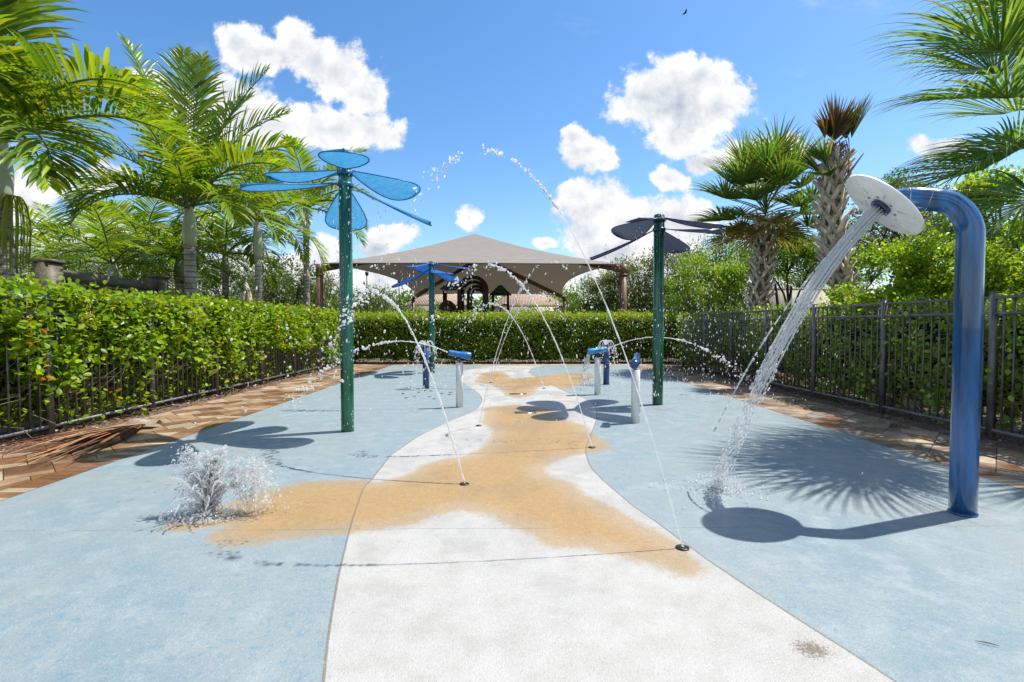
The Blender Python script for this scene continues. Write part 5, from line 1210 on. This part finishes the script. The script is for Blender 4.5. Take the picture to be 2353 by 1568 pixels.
# stream pouring from the white disc
V0 = 3.1; parts = []; tl = .452
for rr, a in holes[1:] + [(.03, k * 1.05 + .4) for k in range(6)]:
    p0 = DC + DN * .03 + (A * math.cos(a) + Bv * math.sin(a)) * rr; dv = nrm(DN + (A * math.cos(a) + Bv * math.sin(a)) * rr * .16) * V0 * rng.uniform(.985, 1.015)
    ts = np.linspace(0, .33, 40); pts = p0 + dv * ts[:, None] + np.array([0, 0, -4.9]) * (ts ** 2)[:, None]
    pts = pts + np.stack([vnoise(np.stack([ts * 60, ts * 0 + a * 3 + k, ts * 0 + rr * 90], 1)) for k in (1., 5., 9.)], 1) * np.linspace(0, .006, 40)[:, None]
    rad = .0040 * (1 + .75 * vnoise(np.stack([ts * 150, ts * 0 + a, ts * 0 + rr * 50], 1))) * np.linspace(1.15, .55, 40); rad[-4:] *= [.8, .6, .4, .2]
    V, f = tube(pts, np.maximum(rad, .0016), 7); parts.append((V, f, np.ones((len(V), 3))))
    td = .17 + .29 * rng.uniform(0, 1, 34) ** .7; q = p0 + dv * td[:, None] + np.array([0, 0, -4.9]) * (td ** 2)[:, None] + rng.normal(0, 1, (34, 3)) * (.004 + .035 * np.clip(td - .2, 0, 1)[:, None])
    q = q[q[:, 2] > .01]; parts.append(drops(q, np.tile(dv + np.array([0, 0, -2.]), (len(q), 1)), rng.uniform(.0026, .0058, len(q)), 2.6))
n = 90; td = rng.uniform(.06, .40, n); p0 = DC + DN * .03 - A * .05; dv = nrm(DN + np.array([-.05, .05, .02])) * V0 * .93     # thin outer thread left of the main stream
LFT = np.array([-.07, .02, 0]); q = p0 + dv * td[:, None] + np.array([0, 0, -4.9]) * (td ** 2)[:, None] + LFT * (td[:, None] / .2); q = q[q[:, 2] > .05]
parts.append(drops(q, np.tile(dv + np.array([0, 0, -2.]), (len(q), 1)), rng.uniform(.004, .007, len(q)), 3.5))
V, f, c = join(parts); tag(np_mesh('shower_stream', V, f, M['water']), 'bundle of water streams pouring from the white disc to the pad', 'water stream')
lp = DC + DN * V0 * tl + np.array([0, 0, -4.9 * tl * tl]); n = 420; ang_ = rng.uniform(0, 6.28, n); rr = np.abs(rng.normal(0, .16, n))
pos = np.stack([lp[0] + rr * np.cos(ang_), lp[1] + rr * np.sin(ang_), .006 + np.abs(rng.normal(0, .05, n)) * np.exp(-rr * 4)], 1)
V, f, c = drops(pos, rv(n) + np.array([0, 0, .6]), rng.uniform(.003, .008, n), 1.4, ICO0); tag(np_mesh('splash', V, f, M['clear']), 'low splash where the disc stream hits the blue pad', 'splash', kind='stuff')
# bubbling geyser on the left
gb = G(478, 1188); parts = []
def plume(n_, az, el, v, sp, sz, tmax, base=(0, 0)):
    a = az + rng.normal(0, sp, n_); e = el + rng.normal(0, sp * .6, n_); vv = v * rng.uniform(.75, 1.08, n_); tm = rng.uniform(0, 1, n_) ** .8 * tmax
    d = np.stack([np.cos(a) * np.cos(e), np.sin(a) * np.cos(e), np.sin(e)], 1); q = np.array([gb[0] + base[0], gb[1] + base[1], .02]) + rng.normal(0, .018, (n_, 3)) * [1, 1, .2] + d * (vv * tm)[:, None]; q[:, 2] -= 4.9 * tm ** 2
    vel = d * vv[:, None]; vel[:, 2] -= 9.8 * tm; k = q[:, 2] > .005
    cl = vnoise(q, 14.) > -.15; k &= cl; return drops(q[k], vel[k] + rng.normal(0, .5, (k.sum(), 3)), sz * rng.lognormal(-.2, .5, k.sum()), 1.9)
parts.append(plume(3200, 1.2, RAD(86), 2.6, .075, .0036, .34)); parts.append(plume(1900, 2.9, RAD(80), 2.72, .09, .0033, .44)); parts.append(plume(2200, .25, RAD(70), 2.55, .11, .0034, .42)); parts.append(plume(1000, .1, RAD(62), 2.25, .16, .0032, .38))
parts.append(plume(800, 3.3, RAD(60), 1.4, .4, .0032, .28)); parts.append(plume(700, 4.7, RAD(60), 1.1, .5, .0032, .22))
n = 900; a = rng.uniform(0, 6.28, n); rr = rng.uniform(0, 1, n) ** .6 * .20; pos = np.stack([gb[0] - .04 + rr * np.cos(a) * 1.25, gb[1] + rr * np.sin(a) * .8, .006 + np.abs(rng.normal(0, .022, n)) * (1.2 - rr * 3)], 1); pos[:, 2] = np.maximum(pos[:, 2], .004)
parts.append(drops(pos, rv(n), rng.uniform(.002, .0065, n), 1.5, ICO0))
for k in range(46):     # thin sheets and ligaments
    a = rng.uniform(0, 6.28); v = rng.uniform(1.4, 2.6); e = RAD(rng.uniform(64, 88)); ts = np.linspace(.03, rng.uniform(.18, .34), 12); d = np.array([math.cos(a) * math.cos(e), math.sin(a) * math.cos(e), math.sin(e)])
    pts = gb + d * v * ts[:, None] + np.array([0, 0, -4.9]) * (ts ** 2)[:, None] + rng.normal(0, .007, (12, 3)); pts[:, 2] = np.maximum(pts[:, 2], .01)
    V, f = tube(pts, .0045 * rng.uniform(.4, 1.3, 12), 6); parts.append((V, f, np.ones((len(V), 3))))
V, f, c = join(parts); tag(np_mesh('water_geyser', V, f, M['clear']), 'bubbling foamy geyser splashing up from the left side of the pad', 'water geyser')
g = empty('ground_nozzle', (gb[0], gb[1], 0), 'flush nozzle under the bubbling geyser', 'nozzle', 'nozzles set in the pad'); m = MB(); m.tube([(gb[0], gb[1], 0), (gb[0], gb[1], .006), (gb[0], gb[1], .008)], [.05, .05, .04], 24); m.build('rim', M['black'], g)
# drips off the petals and loose drops in the air
parts = []
def drip(o, h, n_, sp, sz=(.0022, .0055)):
    q = np.array(o) + np.stack([rng.normal(0, sp, n_), rng.normal(0, sp, n_), -h * rng.uniform(0, 1, n_) ** 1.3], 1); q = q[q[:, 2] > .01]
    parts.append(drops(q, np.tile([0, 0, -1.], (len(q), 1)), rng.uniform(*sz, len(q)), 3.4, ICO0))
for (fx_, fy_, h1, ang1, ang2) in ((g0[0], g0[1], 2.93, (287, 47, 167), (107, 227, 347)), (g1[0], g1[1], 2.8, (357, 117, 237), (57, 177, 297)), (g2[0], g2[1], 2.77, (357, 117, 237), (57, 177, 297))):
    for k, a in enumerate(ang1 + ang2):
        for L_ in (.55, .8, 1.0): drip((fx_ + L_ * math.cos(RAD(a)) + rng.normal(0, .06), fy_ + L_ * math.sin(RAD(a)) + rng.normal(0, .06), h1 - .25 - (.1 if k > 2 else 0)), rng.uniform(.3, 2.6), 17, .016)
    n = 260; a = rng.uniform(0, 6.28, n); rr = .075 + .012 * rng.uniform(0, 1, n) ** 2; q = np.stack([fx_ + rr * np.cos(a), fy_ + rr * np.sin(a), rng.uniform(.05, 2.6, n)], 1); parts.append(drops(q, np.tile([0, 0, -1.], (n, 1)), rng.uniform(.002, .0045, n), 3.2, ICO0))
    n = 60; q = np.stack([fx_ + rng.normal(0, .06, n), fy_ + rng.normal(0, .06, n), h1 + np.abs(rng.normal(0, .05, n))], 1); parts.append(drops(q, rv(n), rng.uniform(.004, .010, n), 1.5, ICO0))
n = 420; q = np.stack([rng.normal(-.1, 1.15, n), rng.uniform(3.2, 11., n), np.abs(rng.normal(.95, .55, n))], 1); q = q[(q[:, 2] > .02) & (q[:, 2] < 2.2)]; parts.append(drops(q, np.stack([rng.normal(0, .3, len(q)), rng.normal(0, .1, len(q)), -np.ones(len(q))], 1), rng.uniform(.002, .005, len(q)) * (.5 + q[:, 1] / 9), 3.2, ICO0))
n = 55; q = np.stack([rng.uniform(-2.3, -1.0, n), rng.uniform(3.6, 5.2, n), rng.uniform(.3, 1.55, n)], 1); parts.append(drops(q, np.tile([-.3, 0, -1.], (n, 1)), rng.uniform(.004, .010, n), 1.5, ICO1))
n = 700; q = np.stack([g1[0] + rng.normal(.5, .7, n), g1[1] + rng.normal(0, .7, n), rng.uniform(.02, 2.4, n)], 1); parts.append(drops(q, np.tile([0, 0, -1.], (n, 1)), rng.uniform(.003, .006, n), 3, ICO0))
V, f, c = join(parts); tag(np_mesh('water_droplets', V, f, M['water']), 'loose water drops falling through the air over the pad', 'water drops', kind='stuff')
